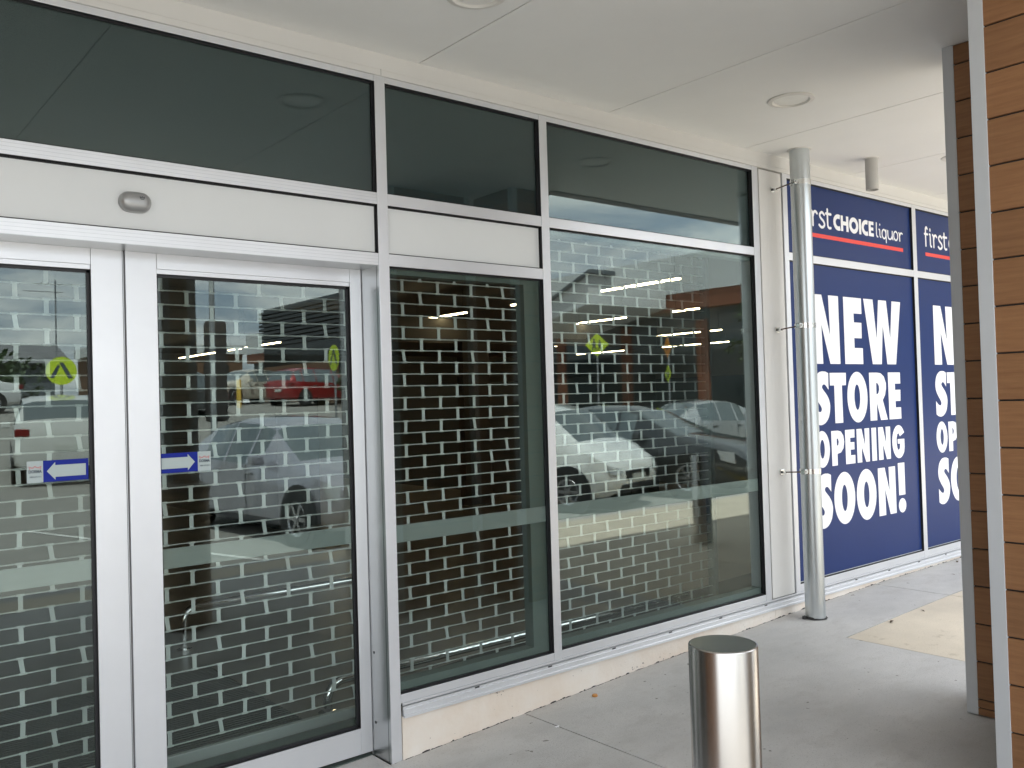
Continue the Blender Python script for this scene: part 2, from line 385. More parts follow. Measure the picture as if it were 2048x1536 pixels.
# ------------------------------------------------------------------ shop building
shop = thing('shop_building', (0, 0, 0), 'single storey shop with silver aluminium framed glass front under a white canopy', 'shop')
FR, PN, BK = M_['frame'], M_['panel'], M_['black']
YB = .11                          # back of the frame section
def fbox(name, m, x0, x1, y0, y1, z0, z1, bev=.0015): return B(x0, x1, y0, y1, z0, z1).build(name, m, shop, bevel=bev)
MUL = [(-.112, -.06), (2.06, 2.113), (3.028, 3.080), (4.842, 4.902), (5.179, 5.229), (6.943, 7.002), (8.716, 8.774), (10.49, 10.548)]
for i, (a, b) in enumerate(MUL):
    if i == 1: fbox('mullion', FR, a, b, 0, .172, -.012, 3.033)
    elif i == 0: fbox('mullion', FR, a, b, 0, .172, -.08, 3.033)
    else: fbox('mullion', FR, a, b, 0, YB, .250, 3.033)
fbox('mullion', FR, -1.9, -1.848, 0, YB, -.08, 3.033)
def rails(x0, x1, zs):
    for z0, z1 in zs: fbox('transom', FR, x0+.0008, x1-.0008, .0015, YB, z0, z1)
bays = [(-1.848, -.112), (-.06, 2.06), (2.113, 3.028), (3.080, 4.842), (5.229, 6.943), (7.002, 8.716), (8.774, 10.49)]
for k, (a, b) in enumerate(bays):
    rails(a, b, [(3.006, 3.033), (2.457, 2.509)])
    if k == 1:
        B(a+.0008, b-.0008, .0015, .150, 2.186, 2.240).build('door_header', FR, shop, bevel=.0015)
        B(a, b, .2, .62, 2.186, 2.60).build('operator_box', M_['inner'], shop)
    elif k == 2: rails(a, b, [(2.186, 2.240), (.250, .288)])
    else: rails(a, b, [(.250, .292 if k < 4 else .300)])
# header grooves (fine extrusion lines)
for z in (2.225, 2.212, 2.198, 2.497, 2.484, 2.470):
    B(-.058, 2.058, .0002, .0018, z, z+.0014).build('extrusion_line', M_['frame2'], shop)
M_['shade_metal'] = mat('darker aluminium for painted shade', (.56, .575, .58), .30, 1., var=.03, vscale=4)  # darker metal, carries the shade of header underside and jamb in its colour
B(-.059, 2.0585, .003, .152, 2.1848, 2.1862).build('header_shade_plate', M_['shade_metal'], shop)  # thin plate added to darken the header underside like shade
B(2.0588, 2.0602, .003, .153, -.012, 2.1846).build('jamb_shade_plate', M_['shade_metal'], shop)  # same for the jamb side: added plate standing in for shade
# jamb face details
for z in (.149, .46): MB().lathe([(0, 0), (.0065, 0), (.0065, -.0015), (0, -.0015)], 12, 'x', (2.0586, .128, z)).build('screw_hole', M_['sealant'], shop)
B(2.0584, 2.0605, .020, .024, -.01, 2.186).build('jamb_groove', M_['inner'], shop)
# cladding panel between the third window and the signs
B(4.9225, 5.1665, .006, .05, .252, 3.026).build('cladding_panel', M_['white'], shop, bevel=.001)
B(4.902, 5.179, .03, .06, .2, 3.03).build('cladding_backing', mat('grey shadow gap backing', (.30, .30, .29), .7), shop)
# flashings, fascia
B(-2, 5.089, -.007, .05, 3.0335, 3.059).build('flashing', M_['fascia'], shop, bevel=.001)
B(5.0895, 12, -.0045, .05, 3.0335, 3.059).build('flashing', M_['fascia'], shop, bevel=.001)
B(2.0905, 2.0915, -.0078, -.006, 3.034, 3.062).build('flashing_joint', M_['inner'], shop)
B(-2, 12, -.003, .05, 3.0605, 3.150).build('fascia', M_['fascia'], shop, bevel=.001)
# sill trim
X1 = 12
sl = MB(); P = [(.0, .2505), (-.004, .2505), (-.004, .2395), (.0, .2385), (.0, .2355), (-.006, .2340), (-.006, .2225), (-.0115, .2215), (-.0125, .2010), (-.021, .1990), (-.022, .1885), (.0, .1885)]
n = len(P); sl.add([(2.119, y, z) for y, z in P]+[(X1, y, z) for y, z in P], [tuple(range(n)), tuple(reversed(range(n, 2*n)))]+[(i, (i+1) % n, (i+1) % n+n, i+n) for i in range(n)])
sl.build('sill_trim', FR, shop)
for x in (2.529, 2.989, 3.449, 3.908, 4.366, 4.825, 5.37, 5.912, 6.378, 6.835, 7.284, 7.74, 8.2, 8.65):
    B(x-.013, x+.013, -.0075, -.0055, .2265, .2335).build('weep_slot', M_['sealant'], shop)
# plinth following the ground
def strip_wall(x0, x1, n, y, ztop, zf, th=.12, jit=0):
    mb = MB(); vs = []; fs = []
    for i in range(n+1):
        x = x0+(x1-x0)*i/n; zb = zf(x)+random.uniform(-jit, jit)
        vs += [(x, y, zb), (x, y, ztop), (x, y+th, ztop), (x, y+th, zb)]
    for i in range(n):
        a = 4*i
        for k in range(4): fs.append((a+k, a+(k+1) % 4, a+4+(k+1) % 4, a+4+k))
    fs += [(0, 1, 2, 3), (4*n, 4*n+3, 4*n+2, 4*n+1)]
    return mb.add(vs, fs)
strip_wall(2.116, 4.93, 24, -.002, .192, lambda x: gz(x, 0)-.05).build('plinth', M_['plinth'], shop)
strip_wall(4.9315, 12, 40, -.0025, .192, lambda x: gz(x, 0)-.05).build('plinth', M_['plinth'], shop)
# broken mortar line where plinth meets footpath
cr = MB(); x = 2.07; rs = random.Random(4)
while x < 8.0:
    L = rs.uniform(.008, .045); h = rs.choice([.001, .0018, .0025, .004, .007]) ; d = rs.uniform(.002, .006)
    if rs.random() < .82 and not (4.95 < x < 5.2 and rs.random() < .5):
        z = gz(x, 0); cr.add([(x, -.002-d, z+.0008), (x+L, -.002-d*rs.uniform(.4, 1), gz(x+L, 0)+.0008), (x+L, -.0032, gz(x+L, 0)+h*rs.uniform(.3, 1)), (x+L*.5, -.0034, z+h*1.2), (x, -.0032, z+h*rs.uniform(.3, 1))], [(0, 1, 2, 3, 4)])
    x += L*rs.uniform(.8, 1.25)
for cx, cn in ((3.62, 14), (2.63, 10), (3.86, 5)):
    for _ in range(cn):
        a = cx+rs.uniform(-.05, .06); zz = gz(a, 0)+rs.uniform(.0, .03) if cx > 3 else .178+rs.uniform(-.02, .004)
        s_ = rs.uniform(.002, .007); cr.add([(a, -.0036, zz), (a+s_, -.0036, zz+s_*.4), (a+s_*.7, -.0036, zz+s_*1.5)], [(0, 1, 2)])
for _ in range(46):
    a = rs.uniform(2.2, 6.5); zz = rs.uniform(gz(a, 0)+.01, .18); s_ = rs.uniform(.001, .0035)
    cr.add([(a, -.0036, zz), (a+s_*1.8, -.0036, zz+s_*.3), (a+s_, -.0036, zz+s_*1.1)], [(0, 1, 2)])
tag(cr.build('cracked_mortar', M_['gap'], shop), kind='stuff')

def window(x0, x1, z0, z1, film=False, inner=True, glass=True, right_in=True):
    w_ = MB()
    # black reveal inside the frame opening + gasket face
    d = .022; t = .007
    w_.box(x0, x0+.0006, .002, d, z0, z1); w_.box(x1-.0008, x1-.0002, .002, d, z0, z1)
    w_.box(x0, x1, .002, d, z1-.0008, z1-.0002); w_.box(x0, x1, .002, d, z0+.0002, z0+.0008)
    for a in ((x0+.001, x0+t, z0+.001, z1-.001), (x1-t, x1-.001, z0+.001, z1-.001), (x0+t, x1-t, z1-t, z1-.001), (x0+t, x1-t, z0+.001, z0+t)):
        w_.box(a[0], a[1], d-.004, d+.01, a[2], a[3])
    f = w_.build('window', BK, shop)
    if glass: B(x0+.004, x1-.004, d, d+.006, z0+.004, z1-.004).build('glass', M_['glass'], f)
    if film: B(x0+t, x1-t, d+.0075, d+.009, .951, 1.029).build('film_band', M_['film'], f)
    if inner:
        B(x0, x1, .036, .10, z0-.01, z0+.042).build('inner_frame', M_['inner'], f)
        if right_in: B(x1-.105, x1, .036, .10, z0+.042, z1-.03).build('inner_frame', M_['inner'], f)
        B(x0, x1, .036, .10, z1-.03, z1+.01).build('inner_frame', M_['inner'], f)
    return f
window(2.113, 3.028, .288, 2.186, True)
window(3.080, 4.842, .292, 2.457, True, right_in=False)
for a, b in bays[:4]:
    f = window(a, b, 2.509, 3.006, inner=False)
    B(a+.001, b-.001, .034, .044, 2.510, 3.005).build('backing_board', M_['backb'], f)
window(-1.848, -.112, .03, 2.457, True)
# infill panels above door and second window
for a, b in ((-.06, 2.06), (2.113, 3.028)):
    B(a+.001, b-.001, .024, .040, 2.241, 2.456).build('panel_gasket', BK, shop)
    B(a+.006, b-.007, .0215, .030, 2.247, 2.449).build('infill_panel', PN, shop)
    MB().box(a, a+.0006, .002, .0235, 2.24, 2.457).box(b-.0008, b-.0002, .002, .0235, 2.24, 2.457).box(a, b, .002, .0235, 2.4562, 2.4568).box(a, b, .002, .0235, 2.2402, 2.2408).build('panel_reveal', BK, shop)

# sliding doors
def door(x0, x1, gx0, gx1, film=True):
    y0, y1 = .155, .195; zb, zt = .014, 2.187
    st = MB(); st.box(x0, gx0, y0, y1, zb, zt); st.box(gx1, x1, y0, y1, zb, zt)
    f = st.build('sliding_door', FR, shop, bevel=.002)
    B(gx0+.0008, gx1-.0008, y0+.001, y1, 2.125, zt).build('top_rail', FR, f, bevel=.001)
    B(gx0+.0008, gx1-.0008, y0+.001, y1, zb, .119).build('bottom_rail', FR, f, bevel=.001)
    B(gx0+.001, gx1-.001, y0+.006, y1, 2.107, 2.125).build('glazing_bead', FR, f, bevel=.001); B(gx0+.001, gx1-.001, y0-.003, y1, .119, .129).build('glazing_bead', FR, f, bevel=.001)
    d = y0+.02
    q = MB(); za, zc = .129, 2.107
    q.box(gx0+.0004, gx0+.002, y0+.003, d, za, zc).box(gx1-.002, gx1-.0004, y0+.003, d, za, zc).box(gx0, gx1, y0+.008, d, zc-.002, zc-.0003).box(gx0, gx1, y0+.003, d, za+.0003, za+.002)
    q.box(gx0+.002, gx0+.006, d-.004, d+.01, za, zc).box(gx1-.012, gx1-.002, d-.004, d+.01, za, zc).box(gx0, gx1, d-.004, d+.01, zc-.012, zc-.002).box(gx0, gx1, d-.004, d+.01, za+.002, za+.012)
    q.build('gasket', BK, f)
    B(gx0+.003, gx1-.003, d, d+.006, za+.003, zc-.003).build('glass', M_['glass'], f)
    B(gx0+.006, gx1-.010, d+.0075, d+.009, .951, 1.029).build('film_band', M_['film'], f)
    return f
dl = door(-.005, 1.022, .07, .910); dr = door(1.033, 2.056, 1.150, 1.999)
MB().box(1.0225, 1.0325, .166, .19, .014, 2.187).build('brush_seal', mat('grey brush seal', (.10, .095, .095), .7), dr)
MB().box(1.0262, 1.0288, .1655, .1659, .014, 2.187).build('seal_bead', M_['frame2'], dr)
B(-.06, 2.06, .155, .21, -.075, -.002).build('door_track', M_['inner'], shop)
# interior shell
inn = [('floor_slab', M_['infloor'], (-6, 27, .2, 27, -.12, -.004)), ('wall', M_['wallin'], (-6.2, -6, .2, 27, -.1, 3.6)), ('wall', M_['wallin'], (27, 27.2, .2, 27, -.1, 3.6)),
       ('wall', M_['wallin'], (-6.2, 27.2, 27, 27.2, -.1, 3.6)), ('ceiling', M_['ceil'], (-6.2, 27.2, .12, 27.2, 3.5, 3.7)),
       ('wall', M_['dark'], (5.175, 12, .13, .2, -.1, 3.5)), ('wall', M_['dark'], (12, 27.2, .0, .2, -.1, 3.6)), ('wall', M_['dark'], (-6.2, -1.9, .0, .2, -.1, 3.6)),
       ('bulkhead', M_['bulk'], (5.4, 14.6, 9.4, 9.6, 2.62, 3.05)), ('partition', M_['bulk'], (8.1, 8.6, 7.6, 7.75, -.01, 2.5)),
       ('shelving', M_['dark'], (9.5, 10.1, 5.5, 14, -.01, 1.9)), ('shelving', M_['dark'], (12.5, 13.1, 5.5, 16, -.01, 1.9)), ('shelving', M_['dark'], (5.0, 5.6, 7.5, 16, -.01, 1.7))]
for nme, m, b in inn: B(*b).build(nme, m, shop)
B(-.6, 5.3, .2, .62, -.004, .0015).build('threshold', M_['inner'], shop)
B(-.6, 2.1, .395, .402, .0015, .004).build('threshold_groove', M_['frame2'], shop)
B(-3.4, -3.2, -3.5, 0, -.3, 3.13).build('light_block_wall', M_['timber'], shop)  # added unseen wall, keeps light from the left off the jamb
# roof parapet above the canopy
B(-6.2, 28, -.0, .4, 3.7, 4.3).build('parapet', M_['wallx'], shop)

# ------------------------------------------------------------------ door mat
mt = MB()
for i in range(44):
    y = .70+.03*i; mt.box(.2, 2.02, y, y+.017, -.004, .008)
tag(mt.build('entrance_mat', M_['mat']), 'dark ribbed mat on the shop floor just inside the sliding doors', 'door mat')

# ------------------------------------------------------------------ rolling shutter
SY = .65; SX0, SX1 = -.16, 5.126
sh = thing('roller_shutter', (0, SY, 0), 'lowered silver grille shutter of rods and short link plates behind the glass front', 'shutter')
zr = [2.2340+.063*8-.063*k for k in range(43)]
zr = [z for z in zr if z > .03]
for z in zr:
    MB().tube([(SX0, SY, z), (SX1, SY, z)], .0036, 8).build('rod', M_['rod'], sh, smooth=60)
links = []
for k in range(len(zr)-1):
    off = 3.744 if k % 2 == 0 else 3.859
    x = off-.2305*17
    while x < SX1-.02:
        if x > SX0+.02: links.append((x, zr[k+1], zr[k]))
        x += .2305
def link_mesh(mb, x, za, zb, rnd):
    t = rnd.choice([0, 0, 0, 0, 0, 0, 0, .001, -.001, -.004, -.0045]); w2 = .0090
    mb.add([(x-w2-t, SY-.0015, za), (x+w2-t, SY-.0015, za), (x+w2+t, SY-.0015, zb), (x-w2+t, SY-.0015, zb),
            (x-w2-t, SY+.0015, za), (x+w2-t, SY+.0015, za), (x+w2+t, SY+.0015, zb), (x-w2+t, SY+.0015, zb)],
           [(0, 1, 2, 3), (5, 4, 7, 6), (0, 4, 5, 1), (1, 5, 6, 2), (2, 6, 7, 3), (3, 7, 4, 0)])
    for z, tt in ((za, -t), (zb, t)): mb.tube([(x-.0145+tt, SY, z), (x+.0145+tt, SY, z)], .0052, 8)
rnd = random.Random(11)
links.sort(key=lambda q: (q[0]-.9)**2*1.0+(q[1]-1.2)**2)
vis = [q for q in links if (.66 < q[0] < .93+.1) or (1.28 < q[0] < 2.27)]
vis = sorted(vis, key=lambda q: q[0])[:100]
for q in vis:
    mb = MB(); link_mesh(mb, *q, rnd); mb.build('link', M_['link'], sh, smooth=40)
mb = MB(); vset = set(vis)
for q in links:
    if q not in vset: link_mesh(mb, *q, rnd)
tag(mb.build('links', M_['link'], sh, smooth=40), kind='stuff')
B(SX0, SX1, SY-.015, SY+.015, -.002, .05).build('bottom_rail', M_['rod'], sh, bevel=.003)
B(SX1, SX1+.035, SY-.03, SY+.03, -.004, 3.3).build('guide', M_['inner'], sh)
B(SX0-.04, SX0, SY-.03, SY+.03, -.004, 3.3).build('guide', M_['inner'], sh)
bx = B(SX0-.1, SX1+.1, SY-.02, SY+.35, 2.86, 3.25).build('shutter_box', M_['inner'], sh)

# ------------------------------------------------------------------ handrails inside
def rail(x0, x1, y, z, r, lab):
    t = thing('guard_rail', (x0, y, -.004), lab, 'handrail', 'polished guard rails inside the doors')
    R = .09
    path = [(x0, y, -.004), (x0, y, z-R)]+[(x0+R-R*math.cos(a), y, z-R+R*math.sin(a)) for a in [D2R(15*k) for k in range(1, 7)]]+[(x1, y, z)]
    MB().tube(path, r, 14).build('rail', M_['chrome'], t, smooth=60)
    MB().tube([(x1-.1, y, -.004), (x1-.1, y, z)], r, 14).build('post', M_['chrome'], t, smooth=60)
    MB().lathe([(r*2, 0), (r*2, .012), (r, .014)], 20, 'z', (x0, y, -.004)).build('base_flange', M_['chrome'], t, smooth=40)
rail(2.16, 5.0, .78, .155, .024, 'low polished steel rail on the shop floor beside the second window')
rail(2.05, 3.6, 2.55, .27, .024, 'polished steel rail further inside, beyond the end of the ribbed mat')

# ------------------------------------------------------------------ strip lights inside
strips = [(9, 4.05, 5.51), (9, 7.1, 7.5), (9, 8.67, 10.29), (9, 12.0, 13.3), (9, 13.7, 14.72), (9, 15.9, 17.0), (9, 17.8, 18.97), (9, 19.9, 22.6),
          (12.4, 6.3, 7.1), (12.4, 8.2, 9.6), (17, 9.5, 11.6), (17, 13.2, 15.3), (21, 12.3, 14.8), (21, 16.4, 18.6), (24, 11.5, 13.0)]
strips = [(x, y0, y1) for x, y0, y1 in strips]
nm = ['nearest', 'second', 'third', 'fourth', 'fifth', 'sixth', 'seventh', 'farthest']
for i, (x, y0, y1) in enumerate(strips):
    row = {9: 'front row', 12.4: 'second row', 17: 'third row', 21: 'fourth row', 24: 'rearmost row'}[x]
    j = [s_ for s_ in strips if s_[0] == x].index((x, y0, y1))
    t = thing('strip_light', (x, y0, 3.07), f'{nm[j]} warm lit strip light in the {row} of the ceiling lights', 'ceiling light', 'warm strip lights hanging inside the shop')
    B(x-.035, x+.035, y0, y1, 3.095, 3.13).build('housing', M_['ceil'], t)
    B(x-.022, x+.022, y0+.02, y1-.02, 3.072, 3.094).build('tube', M_['strip'], t)
    MB().tube([(x, y0+.1, 3.13), (x, y0+.1, 3.5)], .006, 6).tube([(x, y1-.1, 3.13), (x, y1-.1, 3.5)], .006, 6).build('hanger', M_['ceil'], t)

# ------------------------------------------------------------------ canopy
cp = thing('canopy', (0, 0, 3.134), 'white panelled canopy over the footpath in front of the shop', 'canopy')
ZS = 3.134
jx = [-6.36+1.2375*k for k in range(0, 22)]
jx = [2.297+1.2375*k for k in range(-7, 15)]
XS = 4.50
for a, b in zip(jx, jx[1:]):
    a += .0032; b -= .0032
    if b < XS: P = [(a, -3.5), (b, -3.5), (b, -.003), (a, -.003)]
    elif a < XS: P = [(a, -3.5), (XS, -3.5), (XS, -1.46), (b, -1.46), (b, -.003), (a, -.003)]
    else: P = [(a, -1.46), (b, -1.46), (b, -.003), (a, -.003)]
    n = len(P); q = MB().add([(x, y, ZS) for x, y in P]+[(x, y, ZS+.02) for x, y in P], [tuple(range(n)), tuple(reversed(range(n, 2*n)))]+[(i, i+n, (i+1) % n+n, (i+1) % n) for i in range(n)])
    q.build('soffit_panel', M_['soffit'], cp)
B(jx[0], jx[-1], -1.45, 0, ZS+.022, ZS+.05).build('roof_deck', M_['dark'], cp)
B(jx[0], 4.51, -3.5, -1.45, ZS+.022, ZS+.05).build('roof_deck', M_['dark'], cp)
ed = mat('brown fascia edge', (.16, .11, .085), .6)
MB().box(4.56, jx[-1], -1.56, -1.462, ZS-.008, ZS+.5).box(jx[0], 4.56, -3.60, -3.502, ZS-.008, ZS+.5).box(4.502, 4.56, -3.502, -1.462, ZS-.008, ZS+.5).build('edge_fascia', ed, cp)
B(jx[0], jx[-1], -1.5, 0, ZS+.3, ZS+.34).build('roof_sheet', M_['wallx'], cp); B(jx[0], 4.5, -3.5, -1.5, ZS+.3, ZS+.34).build('roof_sheet', M_['wallx'], cp)
dlab = ['round recessed downlight over the sliding doors, cut by the top edge of the photo', 'round recessed downlight between the doors and the steel downpipe', 'round recessed downlight beside the grey trimmed column edge', 'round recessed downlight left of the sliding doors']
for i, x in enumerate((2.09, 4.197, 6.20, 0.0)):
    t = thing('downlight', (x, -.715, ZS), dlab[i], 'ceiling light', 'downlights in the canopy soffit')
    MB().lathe([(.122, -.0005), (.120, -.006), (.098, -.010), (.092, -.004), (.088, -.0015)], 40, 'z', (x, -.715, ZS)).build('trim_ring', M_['ring'], t, smooth=35)
    MB().lathe([(.0885, -.0015), (.06, -.0028), (.0001, -.0032)], 40, 'z', (x, -.715, ZS)).build('lens', M_['lens'], t, smooth=60)
t = thing('pipe_stub', (5.717, -.337, ZS), 'short grey pipe stub hanging from the soffit right of the tall downpipe', 'pipe')
MB().lathe([(.0, -.002), (.041, -.002), (.041, -.214), (.037, -.214), (.037, -.05), (0, -.05)], 28, 'z', (5.717, -.337, ZS)).build('pipe', M_['concpipe'], t, smooth=40)
MB().lathe([(.050, 0), (.050, -.003), (.041, -.004)], 28, 'z', (5.717, -.337, ZS)).build('collar', M_['ring'], t, smooth=40)

# ------------------------------------------------------------------ downpipe
PX, PY, PR = 5.108, -.178, .0625
gp = gz(PX, PY)
t = thing('downpipe', (PX, PY, gp), 'tall galvanised steel downpipe strapped to the white panel beside the blue signs', 'pipe')
MB().lathe([(PR, gp+.002), (PR, 3.134)], 48, 'z', (PX, PY, 0)).build('pipe', M_['galv'], t, smooth=60)
MB().lathe([(PR+.014, ZS-.0005), (PR+.012, ZS-.004), (PR, ZS-.004)], 40, 'z', (PX, PY, 0)).build('top_collar', M_['ring'], t, smooth=40)
sb = MB(); rs = random.Random(5); pts = 26
ring = [PR+rs.uniform(.006, .016) for _ in range(pts)]
vs = [(PX, PY, gp+.008)]+[(PX+ring[k]*math.cos(2*math.pi*k/pts), PY+ring[k]*math.sin(2*math.pi*k/pts), gp+.0015) for k in range(pts)]+[(PX+(PR+.002)*math.cos(2*math.pi*k/pts), PY+(PR+.002)*math.sin(2*math.pi*k/pts), gp+rs.uniform(.006, .016)) for k in range(pts)]
sb.add(vs, [(1+k, 1+(k+1) % pts, 1+pts+(k+1) % pts, 1+pts+k) for k in range(pts)])
sb.lathe([(.0, .022), (.012, .018), (.014, .0)], 9, 'z', (PX-.072, PY+.035, gp))
sb.build('base_seal', M_['sealant'], t, smooth=30)
for z in (2.905, 1.985, 1.055):
    bz = MB(); zc = z+.012
    bz.lathe([(PR+.0005, zc-.016), (PR+.0035, zc-.016), (PR+.0035, zc+.016), (PR+.0005, zc+.016)], 48, 'z', (PX, PY, 0))
    c_ = bz.build('clamp', M_['zinc'], t, smooth=40)
    ux, uy = -math.cos(D2R(25)), math.sin(D2R(-60))
    B(PX-PR-.030, PX-PR+.004, PY-.020, PY+.012, zc-.016, zc+.016).build('clamp_ear', M_['zinc'], c_, bevel=.003)
    MB().lathe([(0, -.006), (.009, -.006), (.009, 0), (0, 0)], 6, 'y', (PX-PR-.016, PY-.021, zc)).build('bolt', M_['zinc'], c_)
    x0 = 5.062
    MB().tube([(PX-PR-.010, PY+.005, zc-.002), (x0, -.028, z)], .0042, 8).build('threaded_rod', mat('dark threaded rod', (.12, .085, .06), .5, .7) if 'rodm' not in M_ else M_['rodm'], t, smooth=50)
    MB().box(x0-.022, x0+.022, -.004, .0055, z-.017, z+.017).box(x0-.006, x0+.014, -.034, -.004, z-.010, z-.004).build('wall_plate', M_['zinc'], t, bevel=.002)
    MB().lathe([(0, -.009), (.008, -.009), (.008, 0), (0, 0)], 6, 'y', (x0-.010, -.004, z)).build('bolt', M_['sealant'], t)

# ------------------------------------------------------------------ timber clad columns
def column(x0, x1, y0, y1, label, zt=3.133, tr=.05, cm=None):
    zb = gz((x0+x1)/2, (y0+y1)/2)
    t = thing('clad_column', ((x0+x1)/2, (y0+y1)/2, zb), label, 'column', 'timber look clad canopy columns')
    mb = MB(); z = math.floor(zb/.169)*.169+.169
    edges = [max(zb+.03, zb)]+[z+.169*k for k in range(0, 20) if z+.169*k < zt]+[zt]
    gx = .007
    core = MB().box(x0+gx*1.6, x1-gx*1.6, y0+gx*1.6, y1-gx*1.6, zb, zt)
    core.build('core', M_['sealant'], t)
    for a, b in zip(edges, edges[1:]):
        if b-a > .02: mb.box(x0+.002, x1-.002, y0+.002, y1-.002, a+.003, b-.003)
    mb.build('cladding', cm or M_['timber'], t, bevel=.003)
    for (cx, sx) in ((x0, 1), (x1, -1)):
        for (cy, sy) in ((y0, 1), (y1, -1)):
            q = MB(); xa, xb = sorted((cx-sx*.0015, cx+sx*tr)); ya, yb = sorted((cy-sy*.0015, cy+sy*tr))
            q.box(xa, xb, ya, yb, zb+.0, zt+.0003); q.build('corner_trim', M_['trim'], t, bevel=.0015)
    MB().box(x0+.001, x1-.001, y0+.001, y1-.001, zb, zb+.028).build('base_board', M_['timber'], t, bevel=.002)
    return t
column(4.155, 4.47, -2.05, -1.535, 'timber look column farther along, mostly hidden behind the nearer one', tr=.048)
column(3.38, 4.10, -2.43, -1.981, 'orange brown boarded column with pale grey corner trim at the right edge of the photo', zt=3.1332, tr=.051)
column(2.290, 2.558, -3.45, -3.25, 'slim brown boarded column reflected in the right hand sliding door', tr=.066, cm=mat('column boards in painted lit tone', (.44, .36, .28), .6))  # boards lighter than the other columns, light on the face put into the colour

# ------------------------------------------------------------------ bollards
def bollard(x, y, zt, r, label, m=None):
    zb = gz(x, y) if y > -4.5 else hz(x, y)
    t = thing('bollard', (x, y, zb), label, 'bollard', 'steel bollards' if m is None else None)
    MB().lathe([(r, zb-.01), (r, zt-.0035), (r-.001, zt-.001), (r-.004, zt)], 72, 'z', (x, y, 0)).build('tube', m or M_['inox'], t, smooth=50)
    MB().lathe([(r-.0042, zt), (.0001, zt)], 72, 'z', (x, y, 0)).build('cap', m or mat('steel cap with painted dark reflection', (.20, .21, .20), .28, 1., var=.03, vscale=20), t)  # steel cap colour darkened to stand for the dark soffit it mirrors
    return t
bollard(1.735, -2.055, .978, .0815, 'brushed stainless steel bollard standing on the footpath in the foreground')
bollard(6.81, -2.02, 1.0, .09, 'brushed steel bollard reflected in the third window')
bollard(13.75, -29.46, 2.70, .09, 'yellow bollard reflected in the right hand door, beside the parked cars', M_['yellow'])
# litter bin
t = thing('litter_bin', (2.27, -2.76, 0), 'tan ribbed round litter bin reflected in the right hand sliding door', 'bin')
prof = []; z = 0.02
while z < .98: prof += [(.168, z), (.172, z+.008), (.172, z+.024), (.168, z+.030)]; z += .038
MB().lathe(prof, 40, 'z', (2.27, -2.76, 0)).build('body', mat('tan painted steel', (.42, .30, .19), .45, var=.05), t, smooth=30)
MB().lathe([(.172, .985), (.180, .995), (.178, 1.02), (.12, 1.05), (.10, 1.045), (.10, .99)], 40, 'z', (2.27, -2.76, 0)).build('lid', mat('tan lid', (.34, .25, .17), .4), t, smooth=40)

